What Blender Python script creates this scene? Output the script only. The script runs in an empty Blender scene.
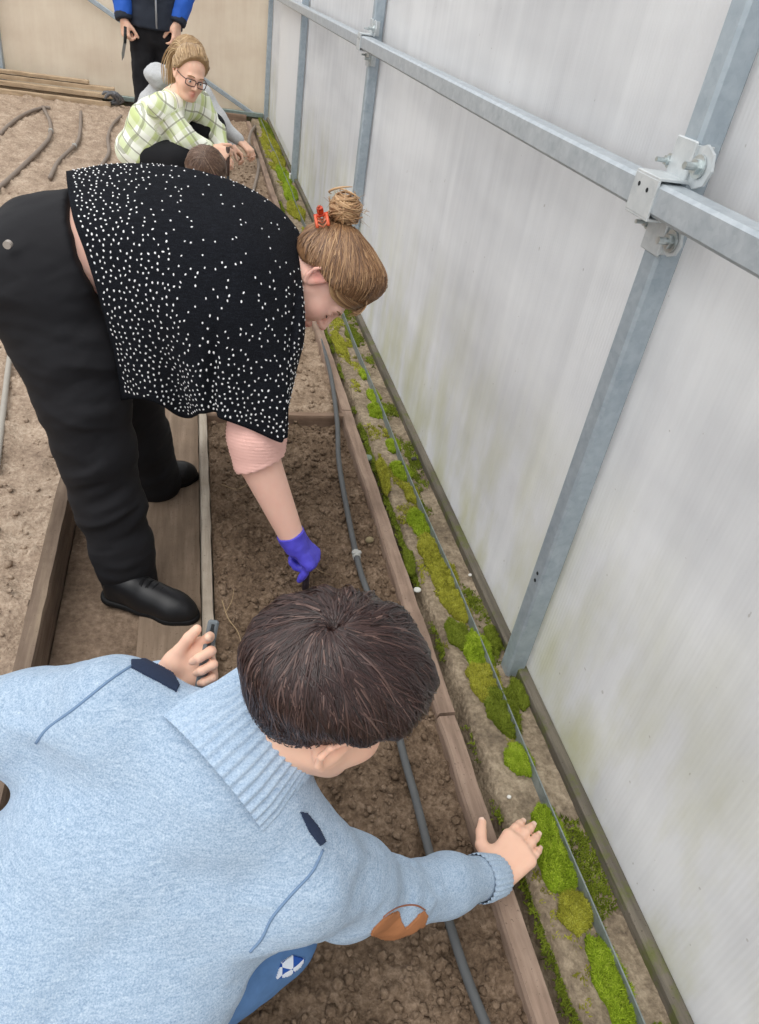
import bpy, math, random
import numpy as np
from mathutils import Matrix, Vector

random.seed(7)
RNG = np.random.default_rng(11)
SC = bpy.context.scene
COL = SC.collection
A = np.array

# ------------------------------------------------------------------ camera, world, light
CAM_R = A([[0.96936918, 0.00800114, -0.24547783],
           [-0.20147559, 0.59751599, -0.77613287],
           [0.14046698, 0.80181708, 0.58082562]])          # camera axes -> world
CAM_C = A([0.0, 0.0, 1.45])
FOC = 730.0                                                # px at 1024 high
cam_d = bpy.data.cameras.new('camera')
cam_d.sensor_fit = 'VERTICAL'
cam_d.sensor_height = 24.0
cam_d.lens = 24.0 * FOC / 1024.0
cam_d.clip_start = 0.02
cam = bpy.data.objects.new('camera', cam_d)
COL.objects.link(cam)
mw = Matrix([list(CAM_R[i]) + [CAM_C[i]] for i in range(3)] + [[0, 0, 0, 1]])
cam.matrix_world = mw
SC.camera = cam

SC.view_settings.view_transform = 'Standard'
SC.view_settings.look = 'None'
SC.view_settings.gamma = 1.0
SC.view_settings.use_curve_mapping = False
SC.view_settings.exposure = 0.1

w = bpy.data.worlds.new('overcast_sky')
SC.world = w
w.use_nodes = True
nt = w.node_tree
bgn = nt.nodes['Background']
tc = nt.nodes.new('ShaderNodeTexCoord')
sx = nt.nodes.new('ShaderNodeSeparateXYZ')
rp = nt.nodes.new('ShaderNodeValToRGB')
rp.color_ramp.elements[0].position = 0.0
rp.color_ramp.elements[0].color = (0.80, 0.82, 0.85, 1)
rp.color_ramp.elements[1].position = 1.0
rp.color_ramp.elements[1].color = (1.0, 1.0, 1.0, 1)
nt.links.new(tc.outputs['Generated'], sx.inputs[0])
nt.links.new(sx.outputs['Z'], rp.inputs[0])
nt.links.new(rp.outputs[0], bgn.inputs[0])
bgn.inputs[1].default_value = 1.25

sun_d = bpy.data.lights.new('veiled_sun', 'SUN')
sun_d.energy = 1.5
sun_d.angle = math.radians(50)
sun_d.color = (1.0, 0.97, 0.93)
sun = bpy.data.objects.new('veiled_sun', sun_d)
COL.objects.link(sun)
sun.rotation_euler = Vector((0.35, 0.30, -0.9)).to_track_quat('-Z', 'Y').to_euler()


def at(px, py, y):
    """world point on the plane Y = y seen at a pixel of the photograph"""
    c = A([px - 379.5, 512.0 - py, -FOC]); r = CAM_R @ c
    return CAM_C + r * (y / r[1])


def atz(px, py, z=0.0):
    c = A([px - 379.5, 512.0 - py, -FOC]); r = CAM_R @ c
    return CAM_C + r * ((z - CAM_C[2]) / r[2])


def atd(px, py, d):
    c = A([px - 379.5, 512.0 - py, -FOC]) / FOC
    return CAM_C + (CAM_R @ c) * d


def unit(v):
    v = np.asarray(v, float)
    return v / (np.linalg.norm(v) + 1e-12)


# ------------------------------------------------------------------ noise
def _hash(*c):
    h = np.zeros_like(c[0], dtype=np.int64)
    for v, k in zip(c, (374761393, 668265263, 2147483647)):
        h = h + v.astype(np.int64) * k
    h = (h ^ (h >> 13)) * 1274126177
    h = h ^ (h >> 16)
    return (h & 0xFFFFFF) / float(0xFFFFFF)


def vnoise(p, seed=0):
    """value noise, p (N,2|3) -> 0..1"""
    p = np.asarray(p, float) + seed * 17.31 + 1000.0
    i = np.floor(p).astype(np.int64); f = p - i
    f = f * f * (3 - 2 * f)
    n = p.shape[1]; out = 0
    for m in range(1 << n):
        wgt = 1.0; cc = []
        for a in range(n):
            b = (m >> a) & 1
            wgt = wgt * (f[:, a] if b else 1 - f[:, a])
            cc.append(i[:, a] + b)
        out = out + wgt * _hash(*cc)
    return out


def fbm(p, octs=4, seed=0, gain=0.5):
    a, s, t = 1.0, 0.0, 0.0
    p = np.asarray(p, float)
    for o in range(octs):
        s = s + a * vnoise(p * (2 ** o), seed + o * 3); t += a; a *= gain
    return s / t


def sstep(a, b, x):
    t = np.clip((x - a) / (b - a), 0, 1)
    return t * t * (3 - 2 * t)


# ------------------------------------------------------------------ objects, labels
def tag(o, label=None, cat=None, group=None, kind=None):
    if label: o['label'] = label
    if cat: o['category'] = cat
    if group: o['group'] = group
    if kind: o['kind'] = kind
    return o


def empty(name, loc, label=None, cat=None, group=None):
    o = bpy.data.objects.new(name, None)
    COL.objects.link(o)
    o.empty_display_size = 0.05
    o.location = Vector(loc)
    return tag(o, label, cat, group)


def link(name, me, mat=None, parent=None, smooth=True):
    o = bpy.data.objects.new(name, me)
    COL.objects.link(o)
    mats = mat if isinstance(mat, (list, tuple)) else [mat]
    for m in mats:
        if m: me.materials.append(m)
    if smooth:
        me.polygons.foreach_set('use_smooth', [True] * len(me.polygons))
    if parent is not None:
        pm = Matrix.Translation(parent_loc(parent))
        o.parent = parent
        o.matrix_parent_inverse = pm.inverted()
    return o


def parent_loc(o):
    # a child's own origin stays at the world origin, so only a root has an offset
    return Vector(o.location) if o.parent is None else Vector((0, 0, 0))


def mesh_np(name, V, F, tint=None, midx=None, uvw=None):
    """F: list of faces, or (n,k) array; tint: per-vertex scalar; uvw: per-vertex vector"""
    me = bpy.data.meshes.new(name)
    V = np.asarray(V, np.float32)
    if isinstance(F, np.ndarray):
        n, k = F.shape
        me.vertices.add(len(V)); me.vertices.foreach_set('co', V.ravel())
        me.loops.add(n * k); me.loops.foreach_set('vertex_index', F.astype(np.int32).ravel())
        me.polygons.add(n)
        me.polygons.foreach_set('loop_start', np.arange(0, n * k, k, dtype=np.int32))
        me.polygons.foreach_set('loop_total', np.full(n, k, np.int32))
    else:
        me.from_pydata(V.tolist(), [], F)
    if midx is not None:
        me.polygons.foreach_set('material_index', np.asarray(midx, np.int32))
    me.update(calc_edges=True)
    me.validate()
    if tint is not None:
        at_ = me.attributes.new('tint', 'FLOAT', 'POINT')
        at_.data.foreach_set('value', np.asarray(tint, np.float32))
    if uvw is not None:
        at_ = me.attributes.new('uvw', 'FLOAT_VECTOR', 'POINT')
        at_.data.foreach_set('vector', np.asarray(uvw, np.float32).ravel())
    return me


class MB:
    """collects polygons of one mesh"""
    def __init__(s): s.v = []; s.f = []; s.t = []; s.n = 0

    def add(s, V, F, tint=0.5):
        V = np.asarray(V, float)
        s.v.append(V); s.f += [[i + s.n for i in f] for f in F]
        s.t.append(np.full(len(V), tint) if np.isscalar(tint) else tint)
        s.n += len(V)

    def box(s, c, size, R=None, bev=0.0, tint=0.5):
        hx, hy, hz = A(size) / 2.0
        b = min(bev, hx * .9, hy * .9, hz * .9)
        R = np.eye(3) if R is None else A(R)
        c = A(c)
        if b <= 0:
            V = A([[x, y, z] for x in (-hx, hx) for y in (-hy, hy) for z in (-hz, hz)])
            F = [[0, 1, 3, 2], [4, 6, 7, 5], [0, 4, 5, 1], [2, 3, 7, 6], [0, 2, 6, 4], [1, 5, 7, 3]]
            s.add(V @ R.T + c, F, tint)
            return
        V = []; idx = {}
        for sxx in (-1, 1):
            for syy in (-1, 1):
                for szz in (-1, 1):
                    for a in range(3):
                        p = [sxx * (hx - b), syy * (hy - b), szz * (hz - b)]
                        p[a] = (sxx * hx, syy * hy, szz * hz)[a]
                        idx[(sxx, syy, szz, a)] = len(V); V.append(p)
        F = []
        for a in range(3):
            o = [i for i in range(3) if i != a]
            for sg in (-1, 1):
                q = []
                for u, v in ((-1, -1), (1, -1), (1, 1), (-1, 1)):
                    k = [0, 0, 0]; k[a] = sg; k[o[0]] = u; k[o[1]] = v
                    q.append(idx[(*k, a)])
                if (sg == 1) != (a != 1): q = q[::-1]
                F.append(q)
        for a in range(3):                       # edges along axis a
            o = [i for i in range(3) if i != a]
            for u in (-1, 1):
                for v in (-1, 1):
                    ks = []
                    for e in (-1, 1):
                        k = [0, 0, 0]; k[a] = e; k[o[0]] = u; k[o[1]] = v; ks.append(tuple(k))
                    F.append([idx[(*ks[0], o[0])], idx[(*ks[1], o[0])], idx[(*ks[1], o[1])], idx[(*ks[0], o[1])]])
        for k in [(x, y, z) for x in (-1, 1) for y in (-1, 1) for z in (-1, 1)]:
            F.append([idx[(*k, 0)], idx[(*k, 1)], idx[(*k, 2)]])
        s.add(A(V) @ R.T + c, F, tint)

    def tube(s, pts, rad, n=8, cap=True, tint=0.5):
        pts = A(pts, dtype=float); m = len(pts)
        rad = np.full(m, rad) if np.isscalar(rad) else A(rad, dtype=float)
        T = np.gradient(pts, axis=0); T /= np.linalg.norm(T, axis=1)[:, None] + 1e-12
        up = A([0, 0, 1.0]) if abs(T[0][2]) < .9 else A([1.0, 0, 0])
        V = []
        u = unit(np.cross(T[0], up))
        for i in range(m):
            u = unit(u - T[i] * np.dot(u, T[i])); v = np.cross(T[i], u)
            a = np.arange(n) * 2 * math.pi / n
            V.append(pts[i] + rad[i] * (np.cos(a)[:, None] * u + np.sin(a)[:, None] * v))
        V = np.concatenate(V)
        F = [[i * n + j, i * n + (j + 1) % n, (i + 1) * n + (j + 1) % n, (i + 1) * n + j] for i in range(m - 1) for j in range(n)]
        if cap:
            F.append(list(range(n))[::-1]); F.append([(m - 1) * n + j for j in range(n)])
        s.add(V, F, tint)

    def build(s, name, mat, parent=None, smooth=False):
        V = np.concatenate(s.v)
        me = mesh_np(name, V, s.f, tint=np.concatenate(s.t))
        return link(name, me, mat, parent, smooth)


def recalc(o):
    import bmesh
    bm = bmesh.new(); bm.from_mesh(o.data)
    bmesh.ops.recalc_face_normals(bm, faces=bm.faces); bm.to_mesh(o.data); bm.free()
    return o


def spline(pts, n):
    """Catmull-Rom through pts, n samples (uniform in parameter)"""
    P = A(pts, dtype=float)
    P = np.vstack([2 * P[0] - P[1], P, 2 * P[-1] - P[-2]])
    m = len(P) - 3
    t = np.linspace(0, m, n); i = np.minimum(t.astype(int), m - 1); f = (t - i)[:, None]
    p0, p1, p2, p3 = P[i], P[i + 1], P[i + 2], P[i + 3]
    return .5 * (2 * p1 + (p2 - p0) * f + (2 * p0 - 5 * p1 + 4 * p2 - p3) * f ** 2 + (3 * p1 - p0 - 3 * p2 + p3) * f ** 3)


# ------------------------------------------------------------------ signed distance bodies
class SDF:
    BIG = 0.15

    def __init__(s, lo, hi, h):
        s.lo = A(lo, dtype=float); s.h = h
        s.n = np.ceil((A(hi) - s.lo) / h).astype(int) + 1
        s.D = np.full(s.n, s.BIG, np.float32)

    def _sub(s, lo, hi):
        a = np.clip(np.floor((A(lo) - s.lo) / s.h).astype(int), 0, s.n)
        b = np.clip(np.ceil((A(hi) - s.lo) / s.h).astype(int) + 1, 0, s.n)
        sl = tuple(slice(x, y) for x, y in zip(a, b))
        ax = [(np.arange(a[i], b[i]) * s.h + s.lo[i]).astype(np.float32) for i in range(3)]
        return sl, ax[0][:, None, None], ax[1][None, :, None], ax[2][None, None, :]

    def _mix(s, sl, d, k, op):
        D = s.D[sl]
        if op == 'u':
            hh = np.maximum(k - np.abs(D - d), 0) / k
            s.D[sl] = np.minimum(D, d) - hh * hh * k * 0.25
        elif op == 's':
            hh = np.maximum(k - np.abs(D + d), 0) / k
            s.D[sl] = np.maximum(D, -d) + hh * hh * k * 0.25
        else:
            s.D[sl] = np.maximum(D, d)

    def cone(s, a, b, ra, rb, k=.02, flat=None, op='u'):
        a, b = A(a, dtype=float), A(b, dtype=float)
        f = max(1.0, flat[1]) if flat else 1.0
        m = max(ra, rb) * f + k + 2 * s.h
        sl, X, Y, Z = s._sub(np.minimum(a, b) - m, np.maximum(a, b) + m)
        if 0 in s.D[sl].shape: return
        ba = b - a; L2 = max(float(ba @ ba), 1e-9)
        px, py, pz = X - np.float32(a[0]), Y - np.float32(a[1]), Z - np.float32(a[2])
        t = np.clip((px * ba[0] + py * ba[1] + pz * ba[2]) / L2, 0, 1).astype(np.float32)
        qx, qy, qz = px - t * ba[0], py - t * ba[1], pz - t * ba[2]
        r2 = qx * qx + qy * qy + qz * qz
        if flat:
            nrm = unit(flat[0]); qn = qx * nrm[0] + qy * nrm[1] + qz * nrm[2]
            r2 = r2 - qn * qn + (qn / flat[1]) ** 2
        d = np.sqrt(np.maximum(r2, 0)) - (ra + (rb - ra) * t)
        s._mix(sl, d.astype(np.float32), k, op)

    def chain(s, pts, rad, k=.02, flat=None):
        for i in range(len(pts) - 1):
            s.cone(pts[i], pts[i + 1], rad[i], rad[i + 1], k, flat)

    def ell(s, c, r, R=None, k=.02, op='u'):
        c = A(c, dtype=float); r = A(r, dtype=float); R = np.eye(3) if R is None else A(R)
        m = np.abs(R) @ r + k + 2 * s.h
        sl, X, Y, Z = s._sub(c - m, c + m)
        if 0 in s.D[sl].shape: return
        px, py, pz = X - np.float32(c[0]), Y - np.float32(c[1]), Z - np.float32(c[2])
        k0 = 0; k1 = 0
        for i in range(3):
            q = px * R[0, i] + py * R[1, i] + pz * R[2, i]
            k0 = k0 + (q / r[i]) ** 2; k1 = k1 + (q / r[i] ** 2) ** 2
        k0 = np.sqrt(k0)
        d = k0 * (k0 - 1) / (np.sqrt(k1) + 1e-6)
        s._mix(sl, d.astype(np.float32), k, op)

    def plane(s, p, n, k=.004):
        """keep the side the normal points away from"""
        n = unit(n)
        sl, X, Y, Z = s._sub(s.lo, s.lo + s.n * s.h)
        d = (X - p[0]) * n[0] + (Y - p[1]) * n[1] + (Z - p[2]) * n[2]
        s._mix(sl, d.astype(np.float32), k, 'i')

    def mesh(s, relax=1):
        D = s.D; I = D < 0
        c = [I[i:I.shape[0] - 1 + i, j:I.shape[1] - 1 + j, l:I.shape[2] - 1 + l] for i in (0, 1) for j in (0, 1) for l in (0, 1)]
        o = c[0].copy(); a = c[0].copy()
        for q in c[1:]: o |= q; a &= q
        act = o & ~a
        cells = np.argwhere(act)
        vid = np.full(act.shape, -1, np.int32); vid[act] = np.arange(len(cells))
        val = {}
        for i in (0, 1):
            for j in (0, 1):
                for l in (0, 1):
                    val[(i, j, l)] = D[cells[:, 0] + i, cells[:, 1] + j, cells[:, 2] + l]
        acc = np.zeros((len(cells), 3)); cnt = np.zeros(len(cells))
        cs = list(val)
        for p in cs:
            for axx in range(3):
                if p[axx] == 0:
                    q = list(p); q[axx] = 1; q = tuple(q)
                    d0, d1 = val[p], val[q]
                    m = (d0 < 0) != (d1 < 0)
                    t = np.where(m, d0 / np.where(m, d0 - d1, 1), 0)
                    e = np.zeros((len(cells), 3)) + A(p, dtype=float); e[:, axx] = t
                    acc[m] += e[m]; cnt += m
        V = (cells + acc / np.maximum(cnt, 1)[:, None]) * s.h + s.lo
        F = []
        for axx in range(3):
            u, v = [x for x in range(3) if x != axx]
            sh = list(I.shape); sh[axx] -= 1
            s0 = [slice(None)] * 3; s1 = [slice(None)] * 3
            s0[axx] = slice(0, -1); s1[axx] = slice(1, None)
            ch = I[tuple(s0)] != I[tuple(s1)]
            e = np.argwhere(ch)
            e = e[(e[:, u] > 0) & (e[:, v] > 0) & (e[:, u] < act.shape[u]) & (e[:, v] < act.shape[v])]
            if not len(e): continue
            neg = I[e[:, 0], e[:, 1], e[:, 2]]
            def g(du, dv):
                q = e.copy(); q[:, u] += du; q[:, v] += dv
                return vid[q[:, 0], q[:, 1], q[:, 2]]
            quad = np.stack([g(-1, -1), g(0, -1), g(0, 0), g(-1, 0)], 1)
            flip = neg if axx != 1 else ~neg
            quad[~flip] = quad[~flip][:, ::-1]
            F.append(quad)
        F = np.concatenate(F); F = F[(F >= 0).all(1)]
        for _ in range(relax):
            V = laplace(V, F, .5)
        return V, F


def laplace(V, F, a):
    S = np.zeros_like(V); C = np.zeros(len(V))
    k = F.shape[1]
    for i in range(k):
        j = (i + 1) % k
        for d in range(3):
            S[:, d] += np.bincount(F[:, i], V[F[:, j], d], len(V))
            S[:, d] += np.bincount(F[:, j], V[F[:, i], d], len(V))
        C += np.bincount(F[:, i], minlength=len(V)) + np.bincount(F[:, j], minlength=len(V))
    return V + a * (S / np.maximum(C, 1)[:, None] - V)


def normals(V, F):
    n = np.cross(V[F[:, 2]] - V[F[:, 0]], V[F[:, 3 if F.shape[1] == 4 else 1]] - V[F[:, 1 if F.shape[1] == 4 else 0]])
    N = np.zeros_like(V)
    for i in range(F.shape[1]):
        for d in range(3): N[:, d] += np.bincount(F[:, i], n[:, d], len(V))
    return N / (np.linalg.norm(N, axis=1)[:, None] + 1e-12)


# ------------------------------------------------------------------ materials
MATS = {}


def hexc(h):
    h = h.lstrip('#')
    f = lambda u: u / 12.92 if u <= .04045 else ((u + .055) / 1.055) ** 2.4
    return tuple(f(int(h[i:i + 2], 16) / 255) for i in (0, 2, 4)) + (1,)


class NT:
    def __init__(s, name):
        s.m = bpy.data.materials.new(name); s.m.use_nodes = True
        s.t = s.m.node_tree; s.b = s.t.nodes['Principled BSDF']; s.out = s.t.nodes['Material Output']

    def n(s, typ, **kw):
        x = s.t.nodes.new('ShaderNode' + typ)
        for k, v in kw.items():
            if k.startswith('i_'):
                x.inputs[k[2:].replace('_', ' ')].default_value = v
            else: setattr(x, k, v)
        return x

    def l(s, a, b): s.t.links.new(a, b)

    def coord(s, scale=(1, 1, 1), rot=(0, 0, 0), attr=None):
        if attr:
            t = s.n('Attribute', attribute_name=attr).outputs['Vector']
        else:
            t = s.n('TexCoord').outputs['Object']
        mp = s.n('Mapping'); mp.inputs['Scale'].default_value = scale; mp.inputs['Rotation'].default_value = rot
        s.l(t, mp.inputs['Vector'])
        return mp.outputs[0]

    def noise(s, vec, scale, detail=4, rough=.6):
        x = s.n('TexNoise'); x.inputs['Scale'].default_value = scale
        x.inputs['Detail'].default_value = detail; x.inputs['Roughness'].default_value = rough
        s.l(vec, x.inputs['Vector'])
        return x.outputs['Fac']

    def ramp(s, fac, stops):
        r = s.n('ValToRGB'); e = r.color_ramp.elements
        while len(e) < len(stops): e.new(.5)
        for i, (p, c) in enumerate(stops):
            e[i].position = p; e[i].color = hexc(c) if isinstance(c, str) else c
        s.l(fac, r.inputs[0])
        return r.outputs[0]

    def mix(s, a, b, fac, mode='MIX'):
        x = s.n('Mix', data_type='RGBA', blend_type=mode)
        for v, sock in ((fac, x.inputs[0]), (a, x.inputs[6]), (b, x.inputs[7])):
            if isinstance(v, (int, float)): sock.default_value = v
            elif isinstance(v, (str, tuple)): sock.default_value = hexc(v) if isinstance(v, str) else v
            else: s.l(v, sock)
        return x.outputs[2]

    def math(s, op, a, b=None):
        x = s.n('Math', operation=op)
        for v, i in ((a, 0), (b, 1)):
            if v is None: continue
            if isinstance(v, (int, float)): x.inputs[i].default_value = v
            else: s.l(v, x.inputs[i])
        return x.outputs[0]

    def bump(s, h, strength=.3, dist=.01, prev=None):
        x = s.n('Bump'); x.inputs['Strength'].default_value = strength; x.inputs['Distance'].default_value = dist
        s.l(h, x.inputs['Height'])
        if prev is not None: s.l(prev, x.inputs['Normal'])
        return x.outputs[0]

    def fin(s, col=None, rough=.7, metal=0.0, spec=.3, normal=None, sss=0.0, sheen=0.0):
        b = s.b
        if isinstance(col, str): b.inputs['Base Color'].default_value = hexc(col)
        elif col is not None: s.l(col, b.inputs['Base Color'])
        if isinstance(rough, (int, float)): b.inputs['Roughness'].default_value = rough
        else: s.l(rough, b.inputs['Roughness'])
        b.inputs['Metallic'].default_value = metal
        b.inputs['Specular IOR Level'].default_value = spec
        if sss:
            b.inputs['Subsurface Weight'].default_value = sss
            b.inputs['Subsurface Radius'].default_value = (.012, .005, .003)
            b.inputs['Subsurface Scale'].default_value = 1.0
        if sheen:
            b.inputs['Sheen Weight'].default_value = sheen
            b.inputs['Sheen Roughness'].default_value = .5
        if normal is not None: s.l(normal, b.inputs['Normal'])
        return s.m


def simple(name, col, rough=.6, metal=0.0, spec=.3, var=.0, vs=30, bumps=0.0, bs=200, sheen=0.0):
    if name in MATS: return MATS[name]
    t = NT(name); c = t.coord()
    nrm = t.bump(t.noise(c, bs, 3), bumps, .002) if bumps else None
    colr = col
    if var:
        colr = t.mix(col, t.mix(col, '#000000', var), t.noise(c, vs, 4))
    MATS[name] = t.fin(colr, rough, metal, spec, nrm, sheen=sheen)
    return MATS[name]


def wood(name, c1, c2, c3, axis='y', scale=1.0, moss=0.0):
    t = NT(name)
    sc = {'x': (3, 40, 40), 'y': (40, 3, 40), 'z': (40, 40, 3)}[axis]
    v = t.coord(tuple(q * scale for q in sc))
    g = t.noise(v, 1.0, 6, .65)
    big = t.noise(t.coord((1, 1, 1)), 7, 3)
    col = t.ramp(g, [(.25, c1), (.5, c2), (.75, c3)])
    col = t.mix(col, c1, t.math('MULTIPLY', t.ramp(big, [(.45, '#000000'), (.7, '#ffffff')]), .55))
    speck = t.ramp(t.noise(t.coord(), 160, 2), [(.64, '#000000'), (.72, '#ffffff')])
    col = t.mix(col, '#3a2c22', t.math('MULTIPLY', speck, .5))
    if moss:
        mm = t.ramp(t.noise(t.coord(), 14, 5, .7), [(.5, '#000000'), (.62, '#ffffff')])
        col = t.mix(col, '#5f6a1e', t.math('MULTIPLY', mm, moss))
    return t.fin(col, .85, 0, .2, t.bump(g, .35, .004))


def soil_mat(name, dark, mid, light, sc=1.0):
    t = NT(name); c = t.coord()
    a = t.noise(c, 9 * sc, 5, .6); b = t.noise(c, 90 * sc, 5, .7)
    vor = t.n('TexVoronoi'); vor.inputs['Scale'].default_value = 120 * sc; t.l(c, vor.inputs['Vector'])
    f = t.math('ADD', t.math('MULTIPLY', a, .45), t.math('MULTIPLY', b, .6))
    col = t.ramp(f, [(.36, dark), (.52, mid), (.68, light)])
    h = t.math('ADD', b, t.math('MULTIPLY', vor.outputs['Distance'], .5))
    return t.fin(col, .95, 0, .1, t.bump(h, .8, .008))


def skin_mat(name, base, red, lip):
    """tint 0 skin .. 1 flushed / lips"""
    t = NT(name); c = t.coord()
    f = t.n('Attribute', attribute_name='tint').outputs['Fac']
    mott = t.mix(base, red, t.math('MULTIPLY', t.noise(c, 40, 3), .45))
    col = t.mix(mott, lip, f)
    return t.fin(col, .5, 0, .35, t.bump(t.noise(c, 450, 2), .12, .001), sss=.12)


def hair_mat(name, dark, mid, light):
    t = NT(name)
    f = t.n('Attribute', attribute_name='tint').outputs['Fac']
    return t.fin(t.ramp(f, [(0, dark), (.55, mid), (1, light)]), .38, 0, .45)


def tint_mat(name, stops, rough=.8, spec=.15, trans=0.0):
    t = NT(name)
    f = t.n('Attribute', attribute_name='tint').outputs['Fac']
    return t.fin(t.ramp(f, stops), rough, 0, spec)


def knit_mat(name, dark, mid, light, scale=330.0, strength=.5, sheen=.12):
    t = NT(name); c = t.coord()
    ns = t.noise(c, 420, 3, .7)
    st = t.noise(t.coord((1, 1, 6), (.5, .6, .3)), 60, 3)
    f = t.math('ADD', t.math('MULTIPLY', ns, .7), t.math('MULTIPLY', st, .3))
    col = t.ramp(f, [(.32, dark), (.5, mid), (.68, light)])
    wv = t.n('TexWave', wave_type='BANDS', bands_direction='DIAGONAL'); wv.inputs['Scale'].default_value = scale
    wv.inputs['Distortion'].default_value = 1.5
    t.l(c, wv.inputs['Vector'])
    h = t.math('ADD', t.math('MULTIPLY', wv.outputs['Fac'], .5), ns)
    return t.fin(col, .95, 0, .1, t.bump(h, strength, .003), sheen=sheen)


def galv_mat(name, c1, c2, metal=.45, rough=.5):
    t = NT(name); c = t.coord()
    v = t.n('TexVoronoi'); v.inputs['Scale'].default_value = 90; t.l(c, v.inputs['Vector'])
    f = t.math('ADD', t.math('MULTIPLY', v.outputs['Color'], .18), t.math('MULTIPLY', t.noise(c, 25, 4), .75))
    return t.fin(t.ramp(f, [(.25, c1), (.75, c2)]), rough, metal, .4, t.bump(t.noise(c, 300, 2), .08, .001))


def poly_mat(name, c_top, c_low, axis, alg=.0, zlow=.6):
    """translucent twin-wall sheet with fine vertical ribs"""
    t = NT(name); c = t.coord()
    wv = t.n('TexWave', wave_type='BANDS', bands_direction=axis); wv.inputs['Scale'].default_value = 28.0
    t.l(c, wv.inputs['Vector'])
    blot = t.noise(t.coord((1, .35, 1.6)), 2.2, 3)
    stre = t.noise(t.coord((6, 6, .6)), 3, 4)
    f = t.math('ADD', t.math('MULTIPLY', blot, .6), t.math('MULTIPLY', stre, .4))
    col = t.ramp(f, [(.3, c_low), (.62, c_top)])
    zz = t.n('SeparateXYZ'); t.l(t.n('TexCoord').outputs['Object'], zz.inputs[0])
    lowm = t.n('MapRange'); lowm.inputs['From Min'].default_value = zlow; lowm.inputs['From Max'].default_value = .0
    t.l(zz.outputs['Z'], lowm.inputs['Value'])
    al = t.math('MULTIPLY', t.ramp(t.noise(t.coord((2, 2, .9)), 3.0, 5), [(.42, '#000000'), (.72, '#ffffff')]), lowm.outputs[0])
    col = t.mix(col, '#c3c27e', t.math('MULTIPLY', al, alg))
    sp = t.ramp(t.noise(t.coord(), 60, 1, .3), [(.80, '#000000'), (.82, '#ffffff')])
    col = t.mix(col, '#8f8678', t.math('MULTIPLY', sp, .35))
    nrm = t.bump(wv.outputs['Fac'], .12, .004)
    b = t.fin(col, .45, 0, .3, nrm)
    tr = t.n('BsdfTranslucent'); t.l(col, tr.inputs['Color']); t.l(nrm, tr.inputs['Normal'])
    mx = t.n('MixShader'); mx.inputs[0].default_value = .6
    t.l(t.b.outputs[0], mx.inputs[1]); t.l(tr.outputs[0], mx.inputs[2]); t.l(mx.outputs[0], t.out.inputs['Surface'])
    return t.m


def plaid_mat(name):
    t = NT(name)
    u = t.n('SeparateXYZ'); t.l(t.n('Attribute', attribute_name='uvw').outputs['Vector'], u.inputs[0])
    def stripe(x, per, off, wd):
        fr = t.math('FRACT', t.math('ADD', t.math('DIVIDE', x, per), off))
        return t.math('LESS_THAN', fr, wd)
    X, Y = u.outputs['X'], u.outputs['Y']
    col = t.mix('#d0dab0', '#f0f2e8', stripe(X, .085, .0, .5))
    col = t.mix(col, '#eef2e4', t.math('MULTIPLY', stripe(Y, .085, .2, .5), .6))
    col = t.mix(col, '#bfcd84', t.math('MULTIPLY', stripe(Y, .085, .75, .28), .6))
    col = t.mix(col, '#83876e', t.math('MULTIPLY', stripe(X, .085, .62, .1), .7))
    col = t.mix(col, '#83876e', t.math('MULTIPLY', stripe(Y, .085, .38, .1), .6))
    return t.fin(col, .9, 0, .1)


# ------------------------------------------------------------------ the greenhouse shell
M_wall = poly_mat('polycarbonate_wall', '#f0f1f2', '#dcdddf', 'Y', .5, .75)
M_back = poly_mat('polycarbonate_gable', '#f1e9dc', '#e4d9cb', 'X', .1, .4)
M_galv = galv_mat('galvanised_steel', '#9aa7b1', '#b9c4cb')
M_galv2 = galv_mat('galvanised_bright', '#b9c0c3', '#d6dadb', .35, .45)
M_bolt = galv_mat('zinc_bolt', '#a9b3b4', '#d9dede', .8, .3)
M_rim = simple('dark_slot', '#2b2e30', .8)
M_wood_red = wood('weathered_pinkish_board', '#6d5c50', '#927d6e', '#ab9787', 'y')
M_wood_grey = wood('weathered_grey_board', '#7d7265', '#a3988a', '#beb4a5', 'y')
M_wood_dark = wood('damp_board', '#5a4c40', '#77675a', '#92826f', 'y')
M_wood_x = wood('cross_board_wood', '#665549', '#86705f', '#a08a78', 'x')
M_wood_base = wood('mossy_base_board', '#4f4a42', '#686258', '#857d70', 'y', 1, .5)
M_plank = wood('stacked_plank_wood', '#8d7963', '#b39d82', '#cdb99d', 'x')
M_soil_wet = soil_mat('moist_soil', '#4e4035', '#72604f', '#978370')
M_soil_mid = soil_mat('drying_soil', '#6b5a4b', '#8f7c69', '#b3a08c', .8)
M_soil_dry = soil_mat('dry_pale_soil', '#7f6e60', '#a4917f', '#c6b4a1', .8)
M_path = soil_mat('trodden_path', '#5a4d41', '#766556', '#927f6e', .6)
M_conc = soil_mat('mossy_concrete', '#61564a', '#8c7e6b', '#b3a48e', .7)
M_out = simple('outside_earth', '#9d8f7c', .95, var=.3, vs=.6)


def grid_mesh(x0, x1, y0, y1, step, fn):
    nx, ny = int((x1 - x0) / step) + 2, int((y1 - y0) / step) + 2
    X, Y = np.meshgrid(np.linspace(x0, x1, nx), np.linspace(y0, y1, ny), indexing='ij')
    P = np.stack([X.ravel(), Y.ravel()], 1)
    V = np.column_stack([P, fn(P)])
    i = np.arange(nx * ny).reshape(nx, ny)
    F = np.stack([i[:-1, :-1], i[1:, :-1], i[1:, 1:], i[:-1, 1:]], -1).reshape(-1, 4)
    return V, F


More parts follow.
